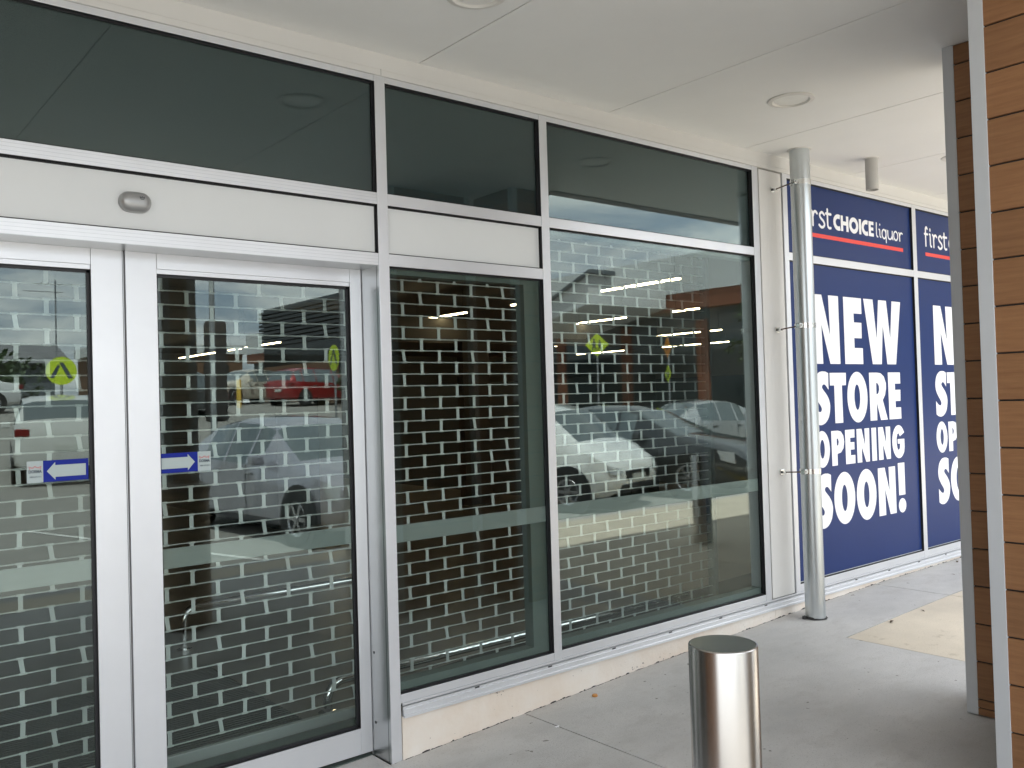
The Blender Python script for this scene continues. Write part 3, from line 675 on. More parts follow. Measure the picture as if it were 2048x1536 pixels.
# ------------------------------------------------------------------ signs on the shop windows
def glyphs():
    def S(x0, x1, z0, z1, t):
        top = crs([(.57, 1.0), (.35, .978), (.12, .885), (.01, .72), (.05, .575), (.22, .455), (.40, .36), (.47, .30), (.42, .250), (.32, .245), (.18, .275), (.015, .345)], 5)
        bot = crs([(.02, .055), (.2, .012), (.44, .0), (.70, .045), (.90, .15), (.995, .32), (.95, .45), (.80, .56), (.60, .65), (.52, .70), (.57, .745), (.69, .752), (.80, .715), (.925, .655)], 5)
        return [(x0+(x1-x0)*u, z0+(z1-z0)*v) for u, v in [(.935, .965), (.76, .995)]+top+bot]
    O = lambda x0, x1, z0, z1, a0, a1, c0, c1: [ell((x0+x1)/2, (z0+z1)/2, (x1-x0)/2, (z1-z0)/2), ell((a0+a1)/2, (c0+c1)/2, (a1-a0)/2, (c1-c0)/2)]
    G = []
    G.append([[(5.498,1.765),(5.500,2.248),(5.628,2.248),(5.724,1.963),(5.714,2.248),(5.843,2.248),(5.846,1.765),(5.716,1.765),(5.616,2.040),(5.624,1.765)]])
    G.append([[(5.910,2.248),(6.155,2.248),(6.156,2.133),(6.045,2.133),(6.046,2.068),(6.150,2.068),(6.147,1.954),(6.044,1.954),(6.044,1.882),(6.157,1.882),(6.157,1.765),(5.911,1.765)]])
    G.append([[(6.187,2.248),(6.320,2.248),(6.361,1.952),(6.402,2.248),(6.518,2.248),(6.564,1.954),(6.603,2.248),(6.735,2.248),(6.639,1.765),(6.508,1.765),(6.457,2.063),(6.423,1.765),(6.293,1.765)]])
    G.append([S(5.490, 5.693, 1.341, 1.713, .098)])
    G.append([[(5.698,1.702),(5.911,1.702),(5.908,1.613),(5.853,1.613),(5.855,1.347),(5.752,1.347),(5.753,1.613),(5.698,1.613)]])
    G.append(O(5.922, 6.199, 1.341, 1.709, 6.017, 6.096, 1.432, 1.617))
    G.append([[(6.231,1.702),(6.346,1.702),(6.40,1.697),(6.445,1.672),(6.472,1.625),(6.472,1.585),(6.455,1.535),(6.418,1.495),(6.483,1.347),(6.383,1.347),(6.331,1.478),(6.327,1.347),(6.232,1.347)],[(6.329,1.626),(6.350,1.622),(6.368,1.603),(6.371,1.575),(6.357,1.548),(6.329,1.538)]])
    G.append([[(6.507,1.703),(6.690,1.703),(6.692,1.617),(6.607,1.617),(6.608,1.570),(6.689,1.570),(6.685,1.484),(6.609,1.484),(6.609,1.435),(6.690,1.435),(6.690,1.347),(6.509,1.347)]])
    G.append(O(5.479, 5.668, 1.046, 1.300, 5.546, 5.604, 1.109, 1.239))
    G.append([[(5.692,1.294),(5.776,1.294),(5.818,1.286),(5.848,1.255),(5.857,1.212),(5.845,1.166),(5.810,1.138),(5.765,1.131),(5.763,1.050),(5.694,1.050)],[(5.761,1.240),(5.777,1.236),(5.787,1.214),(5.778,1.192),(5.760,1.188)]])
    G.append([[(5.873,1.294),(5.999,1.294),(5.998,1.235),(5.938,1.235),(5.939,1.203),(5.993,1.203),(5.992,1.150),(5.940,1.150),(5.941,1.110),(6.000,1.110),(5.999,1.050),(5.874,1.050)]])
    G.append([[(6.027,1.294),(6.097,1.294),(6.141,1.165),(6.139,1.294),(6.204,1.294),(6.200,1.050),(6.149,1.050),(6.092,1.165),(6.093,1.050),(6.030,1.050)]])
    G.append([[(6.236,1.294),(6.303,1.294),(6.303,1.050),(6.236,1.050)]])
    G.append([[(6.333,1.294),(6.402,1.294),(6.446,1.165),(6.444,1.294),(6.511,1.294),(6.508,1.050),(6.449,1.050),(6.397,1.165),(6.399,1.050),(6.334,1.050)]])
    G.append([ell(6.637, 1.1725, .100, .1265, 30, 32, 330)+[(6.7225,1.130),(6.7225,1.191),(6.620,1.192),(6.620,1.157),(6.656,1.156),(6.650,1.122),(6.632,1.106),(6.612,1.122),(6.602,1.160),(6.603,1.200),(6.617,1.232),(6.638,1.236),(6.656,1.212)]])
    G.append([S(5.483, 5.682, .628, 1.004, .098)])
    G.append(O(5.703, 5.979, .630, .999, 5.802, 5.877, .721, .908))
    G.append(O(6.002, 6.276, .628, .998, 6.100, 6.176, .718, .907))
    G.append([[(6.308,.990),(6.407,.990),(6.470,.806),(6.467,.990),(6.563,.990),(6.565,.635),(6.475,.635),(6.404,.832),(6.408,.635),(6.310,.635)]])
    G.append([[(6.608,1.009),(6.708,1.009),(6.708,.763),(6.613,.763)], ell(6.659, .6835, .0565, .0545)])
    return G
GL = glyphs()
def logo():
    k = .0185; T = []
    a = lambda p, w=k: T.append(stroke(p, w))
    a([(5.450,2.868),(5.437,2.880),(5.423,2.868),(5.421,2.845),(5.421,2.728)]); a([(5.403,2.824),(5.453,2.824)])
    a([(5.4985,2.868),(5.4985,2.858)], .019); a([(5.487,2.827),(5.498,2.823),(5.500,2.80),(5.500,2.745),(5.506,2.732),(5.515,2.729)])
    a([(5.541,2.827),(5.552,2.818),(5.556,2.79),(5.557,2.728)]); a([(5.559,2.792),(5.572,2.820),(5.592,2.827),(5.611,2.815)])
    a([(5.702,2.815),(5.674,2.830),(5.646,2.812),(5.655,2.790),(5.690,2.768),(5.703,2.745),(5.685,2.727),(5.660,2.724),(5.635,2.737)])
    a([(5.744,2.858),(5.744,2.76),(5.748,2.738),(5.762,2.727),(5.783,2.729)]); a([(5.724,2.8265),(5.787,2.8265)])
    b = .0125
    a([(6.418,2.832),(6.416,2.76),(6.419,2.737),(6.434,2.728)], b)
    a([(6.469,2.826),(6.469,2.823)], .014); a([(6.455,2.787),(6.464,2.784),(6.466,2.76),(6.468,2.737),(6.479,2.729)], b)
    T.append(('ring', 6.528, 2.7585, .029, .034, b)); a([(6.559,2.792),(6.559,2.697)], b)
    a([(6.586,2.790),(6.587,2.752),(6.596,2.733),(6.614,2.727),(6.636,2.733),(6.650,2.752)], b); a([(6.655,2.790),(6.655,2.745),(6.663,2.729)], b)
    T.append(('ring', 6.707, 2.761, .031, .034, b)); a([(6.757,2.791),(6.765,2.778),(6.768,2.728)], b); a([(6.769,2.765),(6.782,2.786),(6.797,2.791),(6.811,2.786)], b)
    def arc(cx, cz, A, Bz, t0, t1, w): T.append(stroke([(cx+A*math.cos(D2R(t0+(t1-t0)*i/14)), cz+Bz*math.sin(D2R(t0+(t1-t0)*i/14))) for i in range(15)], w, False, False))
    arc(5.884, 2.779, .0505, .0435, 65, 297, .031)
    T.append([(5.918,2.835),(5.947,2.835),(5.947,2.795),(5.990,2.795),(5.990,2.835),(6.020,2.835),(6.020,2.723),(5.990,2.723),(5.990,2.767),(5.947,2.767),(5.947,2.723),(5.918,2.723)])
    T.append(('ring', 6.0935, 2.779, .0475, .0435, .031))
    T.append([(6.167,2.835),(6.196,2.835),(6.196,2.723),(6.167,2.723)])
    arc(6.268, 2.779, .0500, .0435, 65, 297, .031)
    T.append([(6.305,2.835),(6.375,2.835),(6.375,2.810),(6.335,2.810),(6.335,2.791),(6.371,2.791),(6.371,2.768),(6.335,2.768),(6.335,2.748),(6.375,2.748),(6.375,2.723),(6.305,2.723)])
    return T
LG = logo()
def off(lps, dx): return [[(x+dx, z) for x, z in lp] for lp in lps]
names = ['first', 'second', 'third']
for i, dx in enumerate((0, 1.7745, 3.549)):
    x0, x1 = bays[4+i]
    place = ('beside the downpipe', 'partly behind the boarded column', 'hidden past the column')[i]
    # recess reveals
    for z0, z1, kind in ((2.509, 3.006, 0), (.300, 2.457, 1)):
        window(x0, x1, z0, z1, inner=False, glass=False)
        lab = (('wide navy sign with white logo over a red bar, ' if kind == 0 else 'tall navy sign reading new store opening soon, ')+place)
        t = thing('shop_sign', ((x0+x1)/2, .02, z0), lab, 'sign', 'navy signs in the shop windows')
        B(x0+.007, x1-.007, .0185, .026, z0+.006, z1-.006).build('sign_panel', M_['blue'], t)
        if i < 2 or True:
            if kind == 0:
                for j, s_ in enumerate(LG):
                    if s_[0] == 'ring':
                        _, cx, cz, A, Bz, w_ = s_
                        lp = [ell(cx, cz, A+w_/2, Bz+w_/2), ell(cx, cz, A-w_/2, Bz-w_/2)]
                    else: lp = [s_]
                    shapes('letter', off(lp, dx), .0176-.00012*(j % 3), .0008, M_['vwhite'], t)
                shapes('red_bar', [[(5.408+dx,2.6455),(6.814+dx,2.6455),(6.814+dx,2.6735),(5.408+dx,2.6735)]], .0176, .0008, M_['red'], t)
            else:
                for lp in GL: shapes('letter', off(lp, dx), .0176, .0008, M_['vwhite'], t)
                B(x0+.007, x1-.007, .0181, .0184, 1.0225, 1.0232).build('vinyl_seam', M_['sblue'], t)
                MB().box(x0+.007, x1-.007, .0172, .0184, z0+.006, z0+.011).build('bottom_edge', M_['frame2'], t)

# ------------------------------------------------------------------ door stickers
def text_mesh(txt, size, m, name, parent, x, y, z, bold=0., sx=1.):
    cu = bpy.data.curves.new(name, 'FONT'); cu.body = txt; cu.size = size; cu.offset = bold; cu.extrude = .0002; cu.align_x = 'CENTER'; cu.align_y = 'CENTER'
    o = bpy.data.objects.new(name, cu); C.objects.link(o); dg = bpy.context.evaluated_depsgraph_get(); me = bpy.data.meshes.new_from_object(o.evaluated_get(dg))
    bpy.data.objects.remove(o); bpy.data.curves.remove(cu)
    mb = MB(); mb.v = [(x+v.co.x*sx, y-v.co.z, z+v.co.y) for v in me.vertices]; mb.f = [tuple(p.vertices) for p in me.polygons]
    bpy.data.meshes.remove(me)
    return mb.build(name, m, parent)
def crown(cx, cz, w_, h, t):
    a = w_/2
    return stroke([(cx-a*.80, cz-h*.38), (cx-a, cz+h*.45), (cx-a*.48, cz-h*.02), (cx-a*.30, cz+h*.02), (cx, cz+h*.5), (cx+a*.30, cz+h*.02), (cx+a*.48, cz-h*.02), (cx+a, cz+h*.45), (cx+a*.80, cz-h*.38)], t, False, False)
for side in (0, 1):
    y = .1732
    fx = (lambda x: x) if side == 0 else (lambda x: 2.0405-x)
    srt = lambda a, b: (min(fx(a), fx(b)), max(fx(a), fx(b)))
    t = thing('door_sticker', (fx(.79), y, 1.325), ('blue sticker with a white arrow pointing left on the left sliding door' if side == 0 else 'blue sticker with a white arrow pointing right on the right sliding door'), 'sticker', 'arrow stickers on the sliding doors')
    a, b = srt(.687, .740); B(a, b, y, y+.001, 1.3255, 1.4035).build('white_label', M_['swhite'], t)
    a, b = srt(.740, .892 if side == 0 else .8905); B(a, b, y, y+.001, 1.3255, 1.4035).build('blue_label', M_['sblue'], t)
    ar = [(.752,1.3645),(.780,1.3965),(.780,1.3855),(.883,1.3855),(.883,1.3425),(.780,1.3425),(.780,1.3320)]
    shapes('arrow', [[(fx(x), z) for x, z in ar]], y-.0006, .0006, M_['swhite'], t)
    cx = fx(.7135)
    shapes('crown', [crown(cx, 1.3790, .040, .013, .0024)], y-.0006, .0006, M_['sred'], t)
    text_mesh('DORMA', .0150, M_['sdark'], 'lettering', t, cx, y-.0006, 1.3655, .0006, .78)
    text_mesh('1800 675 411', .0085, M_['sdark'], 'phone_number', t, cx+.001, y-.0006, 1.3465, .0001, .84)

# ------------------------------------------------------------------ door sensor
t = thing('door_sensor', (1.03, .02, 2.344), 'small silver grey oval motion sensor on the pale panel above the doors', 'sensor')
mb = MB(); nu, nv = 40, 14; vs = []; fs = []
for j in range(nv+1):
    ph = math.pi/2*j/nv
    for i in range(nu):
        a = 2*math.pi*i/nu; cx, cz = math.cos(a), math.sin(a)
        R1 = .038; straight = .019
        rr = math.cos(ph)**.75
        px = (straight if cx > 0 else -straight)*min(1, abs(cx)*3)+R1*cx*rr; pz = R1*cz*rr
        vs.append((1.03+px, .0095-.030*math.sin(ph)**.9, 2.344+pz))
for j in range(nv):
    for i in range(nu): fs.append((j*nu+i, j*nu+(i+1) % nu, (j+1)*nu+(i+1) % nu, (j+1)*nu+i))
fs.append(tuple(nv*nu+i for i in range(nu)))
mb.add(vs, fs); mb.build('body', M_['sensor'], t, smooth=60)
mb = MB(); mb.add([(x, y+.0, z) for x, y, z in vs[:nu]]+[(x, .0216, z) for x, y, z in vs[:nu]], [(i, (i+1) % nu, nu+(i+1) % nu, nu+i) for i in range(nu)]); mb.build('back_shell', M_['sensor'], t, smooth=60)
shapes('crown', [crown(1.047, 2.357, .0165, .0085, .0016), [(1.0405,2.3505),(1.0535,2.3505),(1.0535,2.3525),(1.0405,2.3525)]], -.0215, .0016, M_['sdark'], t)

# ------------------------------------------------------------------ small litter
t = MB().lathe([(0, 0), (.014, 0), (.015, .004), (.012, .010), (0, .011)], 18, 'z', (3.203, -.102, gz(3.203, -.1)+.001)).build('bottle_cap', M_['cork'], smooth=40)
tag(t, 'small orange brown bottle cap lying on the footpath below the third window', 'cap')
t = B(2.803, 2.826, -.246, -.238, gz(2.8, -.2)-.002, gz(2.8, -.2)+.003).build('paper_scrap', M_['vwhite']); t.rotation_euler = (0, 0, 0)
tag(t, 'tiny white paper scrap caught in the footpath joint', 'litter')
lv = [(7.341, -.071, .03, 'dark dry leaf against the plinth under the second sign', 20), (6.828, -.263, .02, 'dark dry leaf on the grey slab near the far joint', 100), (5.66, -.6, .022, 'dark dry leaf on the cream slab, closest to the column edge', 60), (5.30, -.585, .030, 'curled dry leaf at the edge of the cream slab', 10), (5.754, -.067, .02, 'small dry leaf near the plinth just right of the downpipe', 150), (1.60, -.05+.02, .02, 'brown leaf by the base of the sliding door', 40)]
for x, y, s_, lab, a in lv:
    z = gz(x, y)+.002; mb = MB(); ca, sa = math.cos(D2R(a)), math.sin(D2R(a))
    pts = [(-1, 0, 0), (-.4, .35, .22), (.3, .38, .3), (1, .05, .1), (.35, -.3, .25), (-.4, -.28, .3)]
    mb.add([(x+s_*(u*ca-v*sa), y+s_*(u*sa+v*ca), z+s_*w_) for u, v, w_ in pts], [(0, 1, 5), (1, 2, 4, 5), (2, 3, 4)])
    tag(mb.build('dry_leaf', M_['leafdry']), lab, 'leaf', 'dry leaves on the footpath')

# ================================================================== the car park behind the camera (seen in the glass)
def car(loc, head, label, kind, pm, extra=None):
    """nose along local +X, origin on the ground under the middle"""
    t = thing('parked_car', loc, label, 'car', 'cars parked in the car park', rz=math.atan2(head[1], head[0]))
    # stations: x, zbottom, zmid, zbelt, zroof, halfwidth, roof halfwidth
    if kind == 'hatch':
        L = 3.75; W = .85
        S = [(-1.86, .45, .62, .78, .80, .66, .55), (-1.80, .28, .60, .90, 1.00, .78, .62), (-1.62, .22, .60, .95, 1.38, .83, .60), (-1.25, .20, .60, .94, 1.50, .845, .60), (-.55, .19, .60, .92, 1.53, .85, .62), (.45, .20, .60, .90, 1.51, .85, .60), (.80, .19, .60, .89, 1.42, .85, .57), (1.30, .19, .58, .89, 1.00, .84, .66), (1.52, .20, .56, .82, .91, .81, .64), (1.72, .23, .52, .72, .78, .76, .56), (1.84, .28, .50, .62, .66, .66, .46), (1.87, .36, .46, .52, .54, .56, .38)]
        wx = (-1.18, 1.20); wr = .30
    elif kind == 'suv':
        L = 4.6; W = .92
        S = [(-2.28, .55, .8, .95, .98, .74, .62), (-2.22, .35, .78, 1.08, 1.25, .86, .70), (-2.05, .30, .76, 1.12, 1.60, .90, .70), (-1.5, .28, .76, 1.10, 1.70, .92, .70), (-.5, .27, .76, 1.08, 1.74, .92, .71), (.15, .27, .76, 1.06, 1.70, .92, .69), (.45, .27, .76, 1.05, 1.62, .92, .66), (1.15, .27, .74, 1.02, 1.13, .91, .74), (1.7, .28, .72, .97, 1.06, .88, .72), (2.1, .30, .66, .86, .94, .82, .64), (2.26, .36, .62, .72, .76, .70, .50)]
        wx = (-1.38, 1.38); wr = .36
    else:
        L = 4.7; W = .90
        S = [(-2.34, .45, .62, .80, .84, .70, .60), (-2.28, .30, .60, .96, 1.00, .82, .70), (-1.75, .22, .60, .98, 1.06, .88, .72), (-1.10, .20, .60, .95, 1.40, .90, .60), (-.45, .19, .60, .93, 1.47, .90, .62), (.15, .19, .60, .91, 1.44, .90, .60), (.45, .19, .60, .90, 1.36, .90, .57), (1.20, .19, .58, .87, .98, .895, .70), (1.75, .20, .56, .80, .89, .86, .68), (2.15, .23, .52, .70, .77, .79, .60), (2.31, .30, .48, .58, .62, .68, .48)]
        wx = (-1.40, 1.42); wr = .33
    def ring(s_):
        x, zb, zm, zl, zr_, w_, wr_ = s_
        h = [(0, zb), (w_*.84, zb), (w_*.97, zb+.10), (w_, zm), (w_*.975, zl), (wr_+(w_*.975-wr_)*.10, zl+(zr_-zl)*.90), (wr_*.80, zr_), (0, zr_+.02)]
        return [(x, -a, z) for a, z in h]+[(x, a, z) for a, z in h[-2:0:-1]]
    R = [ring(s_) for s_ in S]; n = 14
    body = MB(); glass_ = MB()
    vs = [v for r in R for v in r]; bf = []; gf = []
    cab = [i for i, s_ in enumerate(S) if s_[4]-s_[3] > .3]
    c0, c1 = cab[0], cab[-1]
    for i in range(len(S)-1):
        for k in range(n):
            f = (i*n+k, i*n+(k+1) % n, (i+1)*n+(k+1) % n, (i+1)*n+k)
            side = k in (4, 9); top = k in (5, 6, 7, 8)
            ws = (i == c1 and top); rs_ = (i == c0-1 and top)
            if ws or rs_ or (side and c0 <= i < c1): gf.append(f)
            else: bf.append(f)
    bf += [tuple(range(n))[::-1], tuple((len(S)-1)*n+k for k in range(n))]
    body.add(vs, bf); glass_.add(vs, gf)
    local(body.build('body', pm, smooth=38), t); local(glass_.build('windows', M_['cglass'], smooth=25), t)
    # pillars
    for i in range(c0+1, c1):
        for s_ in (-1, 1):
            a = R[i][4] if s_ < 0 else R[i][10]; b = R[i][5] if s_ < 0 else R[i][9]
            mbp = MB(); y0 = a[1]+s_*.004; y1 = b[1]+s_*.004
            mbp.add([(a[0]-.03, y0, a[2]), (a[0]+.03, y0, a[2]), (b[0]+.02, y1, b[2]), (b[0]-.02, y1, b[2])], [(0, 1, 2, 3)])
            local(mbp.build('pillar', pm), t)
    for x in wx:
        for s_ in (-1, 1):
            yy = s_*W*.985
            arch = MB().lathe([(0, -.02), (wr+.06, -.02), (wr+.06, .012), (0, .012)], 28, 'y', (x, yy, wr)); local(arch.build('wheel_arch', M_['grille']), t)
            wy = s_*(W-.10)
            wh = local(MB().lathe([(wr*.62, -.11), (wr*.94, -.11), (wr, -.08), (wr, .08), (wr*.94, .115), (wr*.62, .115)], 30, 'y', (x, wy, wr)).build('wheel', M_['tyre'], smooth=40), t)
            rim = MB().lathe([(wr*.65, .10*s_), (wr*.60, .118*s_), (wr*.52, .105*s_)], 30, 'y', (x, wy, wr))
            rim.lathe([(wr*.14, .10*s_), (wr*.12, .125*s_), (0.001, .125*s_)], 16, 'y', (x, wy, wr))
            for k in range(6):
                a = D2R(60*k); ca, sa = math.cos(a), math.sin(a); w2 = .022
                p0 = (x+ca*.03, wr+sa*.03); p1 = (x+ca*wr*.58, wr+sa*wr*.58); nx_, nz_ = -sa*w2, ca*w2; yq = wy+s_*.112
                rim.add([(p0[0]-nx_, yq, p0[1]-nz_), (p0[0]+nx_, yq, p0[1]+nz_), (p1[0]+nx_, yq, p1[1]+nz_), (p1[0]-nx_, yq, p1[1]-nz_)], [(0, 1, 2, 3)])
            rr = rim.build('rim', M_['rim'], smooth=30); rr.parent = wh; rr.matrix_parent_inverse = Matrix.Identity(4)
    for i in [k for k in range(c0, c1+1)][::2]:
        for s_ in (-1, 1):
            a, b = (R[i][4], R[i][3]) if s_ < 0 else (R[i][10], R[i][11]); c_ = R[i][2] if s_ < 0 else R[i][12]
            q = MB(); y_ = lambda p: p[1]+s_*.003
            q.add([(a[0]-.006, y_(a), a[2]), (a[0]+.006, y_(a), a[2]), (b[0]+.006, y_(b), b[2]), (b[0]-.006, y_(b), b[2]), (c_[0]+.006, y_(c_), c_[2]), (c_[0]-.006, y_(c_), c_[2])], [(0, 1, 2, 3), (3, 2, 4, 5)])
            local(q.build('door_gap', M_['grille']), t)
    # lamps, grille, plates, mirrors, handles
    f_, f2 = S[-1], S[-3]
    zf = S[-2][3]
    for s_ in (-1, 1):
        q = MB(); A_, B_ = S[-3], S[-2]; u = .35
        xo = A_[0]+(B_[0]-A_[0])*u; wo = A_[5]+(B_[5]-A_[5])*u+.008
        zt_ = A_[3]+(B_[3]-A_[3])*u; zm_ = A_[2]+(B_[2]-A_[2])*u
        q.add([(xo, s_*wo, zt_-.01), (xo+.06, s_*(wo-.01), zm_+.05), (B_[0]+.012, s_*(B_[5]+.004), B_[2]+.03), (B_[0]+.05, s_*B_[5]*.72, B_[2]+.05), (B_[0]+.02, s_*B_[5]*.74, B_[3]-.015), (B_[0]-.01, s_*(B_[5]-.02), B_[3]+.02)], [(0, 1, 2), (0, 2, 5), (5, 2, 3, 4)])
        local(q.build('headlight', M_['lamp'], smooth=60), t)
        b0, b1 = S[0], S[1]
        zt = b1[3]; q = MB().box(b0[0]-.015, b1[0]+.10, min(s_*b1[5]*.72, s_*(b1[5]+.012)), max(s_*b1[5]*.72, s_*(b1[5]+.012)), zt-.15, zt+.0)
        local(q.build('tail_light', M_['tail'], bevel=.02), t)
        q = MB().box(S[c1][0]+.12, S[c1][0]+.26, min(s_*W, s_*(W+.17)), max(s_*W, s_*(W+.17)), S[c1][3]+.02, S[c1][3]+.15)
        local(q.build('mirror', pm, bevel=.03), t)
        for hx in (-.75, .15):
            local(MB().box(hx, hx+.18, min(s_*W*.97, s_*(W+.012)), max(s_*W*.97, s_*(W+.012)), S[c1][3]-.11, S[c1][3]-.08).build('door_handle', M_['rim'], bevel=.008), t)
    xn = S[-1][0]
    local(MB().box(xn-.06, xn+.012, -.36, .36, zf-.17, zf-.05).build('grille', M_['grille'], bevel=.012), t)
    local(MB().box(xn-.1, xn+.006, -.5, .5, S[-1][1]-.09, S[-1][1]+.03).build('lower_grille', M_['grille'], bevel=.02), t)
    local(MB().box(xn, xn+.02, -.19, .19, S[-1][1]+.05, S[-1][1]+.16).build('number_plate', M_['plate']), t)
    local(MB().box(S[0][0]-.02, S[0][0]+.02, -.19, .19, S[0][1]+.1, S[0][1]+.21).build('number_plate', M_['plate']), t)
    local(MB().box(xn-.02, xn+.016, -.05, .05, zf-.14, zf-.08).build('badge', M_['chrome'], bevel=.01), t)
    return t
def nose(fx, fy, head, L):
    h = Vector(head).normalized(); return (fx-h.x*L/2, fy-h.y*L/2)
hd = (.26, .966)
x, y = nose(9.55, -5.35, hd, 3.75); car((x, y, hz(x, y)), hd, 'white hatchback reflected in the third window, nose towards the shop', 'hatch', paint('white paint', (.86, .87, .85), 0))
x, y = nose(12.0, -4.9, hd, 4.7); car((x, y, hz(x, y)), hd, 'dark grey sedan reflected beside the white hatchback', 'sedan', paint('dark grey paint', (.05, .055, .06), .3))
x, y = nose(5.5, -4.8, (.06, 1), 4.7); car((x, y, hz(x, y)), (.06, 1), 'pale silver sedan reflected low in the right hand sliding door', 'sedan', paint('lavender silver paint', (.42, .42, .47), .4))
car((19.6, -11.9, hz(19, -11.9)), (.98, .17), 'silver sedan reflected behind the dark grey sedan', 'sedan', paint('silver paint', (.52, .54, .55), .5))
x, y = 4.28+.17*2.3, -14.9-.98*2.3; car((x, y, .22), (.17, -.98), 'white four wheel drive seen from behind, reflected in the left hand sliding door', 'suv', paint('pearl white paint', (.66, .66, .63), 0))
car((17.2, -30.2, hz(16, -30.2)), (.95, -.3), 'dark red hatchback reflected in the right hand sliding door', 'hatch', paint('dark red paint', (.30, .012, .015), .2))
car((15.6, -33.2, hz(15, -33.2)), (-.93, .36), 'beige sedan reflected to the left of the red hatchback', 'sedan', paint('beige paint', (.60, .55, .46), .2))
car((10.7, -27.5, hz(10, -27.5)), (.9, -.4), 'grey hatchback reflected left of the beige sedan', 'hatch', paint('mid grey paint', (.14, .15, .16), .4))
car((4.0, -30.5, hz(4, -30.5)), (-.9, .2), 'white sedan reflected behind the four wheel drive', 'sedan', paint('plain white paint', (.6, .6, .6), 0))

# signs on posts
def figure(mb_loops, cx, cz, s_):
    mb_loops.append(ell(cx, cz+s_*.42, s_*.085, s_*.085, 14))
    mb_loops.append([(cx-s_*.10, cz+s_*.30), (cx+s_*.10, cz+s_*.30), (cx+s_*.13, cz-s_*.02), (cx+s_*.07, cz-s_*.05), (cx+s_*.20, cz-s_*.45), (cx+s_*.11, cz-s_*.45), (cx, cz-s_*.14), (cx-s_*.12, cz-s_*.45), (cx-s_*.21, cz-s_*.45), (cx-s_*.08, cz-s_*.05), (cx-s_*.13, cz-s_*.02)])
def roadsign(x, y, zc, rad, kind, yawd, label, top2=None):
    zb = hz(x, y); t = thing('road_sign', (x, y, zb), label, 'road sign', 'yellow warning signs in the car park', rz=D2R(yawd))
    local(MB().tube([(0, .03, 0), (0, .03, zc-zb+rad)], .03, 10).build('post', M_['post'], smooth=60), t)
    def face(cz, kind, rad, m):
        lp = ell(0, cz, rad, rad, 40) if kind == 'round' else [(0, cz+rad), (rad, cz), (0, cz-rad), (-rad, cz)]
        o = shapes('sign_face', [lp], -.0, .004, m, None); local(o, t)
        L_ = []
        if kind == 'round': 
            L_ = [[(-rad*.75, cz-rad*.55), (-rad*.45, cz-rad*.55), (rad*.12, cz+rad*.6), (-rad*.14, cz+rad*.6)], [(rad*.08, cz+rad*.35), (rad*.2, cz+rad*.5), (rad*.75, cz-rad*.5), (rad*.45, cz-rad*.5)]]
        elif kind == 'kids': figure(L_, -rad*.22, cz-.02, rad*.95); figure(L_, rad*.25, cz, rad*1.05)
        else: L_ = [[(-rad*.3, cz-rad*.25), (rad*.3, cz-rad*.25), (0, cz+rad*.35)]]
        o = shapes('symbol', L_, -.004, .003, M_['sdark'], None); local(o, t)
    face(zc-zb, kind, rad, M_['signo'] if kind == 'tri' else M_['signy'])
    if top2: face(top2-zb, 'kids', rad*.85, M_['signy'])
roadsign(4.87, -17.8, 2.53, .31, 'round', 180+12, 'round yellow crossing sign with black legs, reflected near the left door edge')
roadsign(3.95, -23.3, 2.2, .31, 'round', 180+10, 'round yellow crossing sign reflected lower, beside the four wheel drive roof')
roadsign(10.23, -15.3, 2.72, .31, 'round', 180+95, 'round yellow crossing sign seen nearly edge on in the right hand door')
roadsign(17.73, -14.3, 3.07, .33, 'kids', 180+48, 'yellow diamond sign with two walking figures, reflected in the third window')
roadsign(19.25, -13.06, 2.94, .30, 'tri', 180+118, 'orange diamond sign over a smaller yellow one, reflected in the third window', 2.2)
# light pole
t = thing('light_pole', (6.89, -14.2, hz(6, -14.2)), 'thin grey light pole reflected in the right hand sliding door', 'lamp post')
MB().tube([(6.89, -14.2, 0), (6.89, -14.2, 7)], .055, 12, rr=[.07, .045]).build('pole', M_['post'], t, smooth=60)
MB().box(6.3, 6.9, -14.3, -14.1, 6.95, 7.08).build('lamp_head', M_['post'], t, bevel=.02)

# buildings
t = thing('shopping_centre_wing', (27, -25, 0), 'shopping centre wing with pale parapet and rust brown fascia, reflected in the third window', 'building')
MB().box(27, 45, -60, -2, 5.55, 7.0).build('parapet', M_['wallx'], t); MB().box(27.05, 44, -60, -2, 4.9, 5.55).build('fascia', M_['brownx'], t)
MB().box(27.6, 44, -60, -2, 0, 4.9).build('wall', mat('dim grey blue wall', (.13, .15, .155), .8, var=.05, vscale=.4), t)
for k in range(11):
    y0 = -14-4*k; MB().box(27.55, 27.7, y0, y0+3.3, 0.1, 3.3).build('shop_window', M_['darkx'], t)
    if k > 1: MB().box(27.5, 27.66, y0+3.35, y0+3.9, .1, 4.5).build('pier', M_['brownx'], t)
def wedge(x0, x1, ya, yb, za0, za1, zb0, zb1):
    return MB().add([(x0, ya, za0), (x0, yb, zb0), (x0, yb, zb1), (x0, ya, za1), (x1, ya, za0), (x1, yb, zb0), (x1, yb, zb1), (x1, ya, za1)], [(0, 1, 2, 3), (4, 7, 6, 5), (0, 4, 5, 1), (1, 5, 6, 2), (2, 6, 7, 3), (3, 7, 4, 0)])
wedge(22.75, 27, -24.4, -19.7, 4.15, 4.30, 5.0, 6.12).build('entry_canopy', M_['wallx'], t)
wedge(22.6, 22.75, -24.6, -19.5, 4.12, 4.22, 6.12, 6.22).build('canopy_coping', M_['greyx'], t)
wedge(22.75, 24.0, -19.7, -19.5, 6.10, 6.25, 6.10, 6.25).build('canopy_coping', M_['greyx'], t)
t = thing('louvred_building', (24, -36, 1.3), 'dark louvred building reflected behind the red hatchback', 'building')
q = MB()
for k in range(9): q.box(18.8, 27, -39, -31, 4.6+.2*k, 4.6+.2*k+.13)
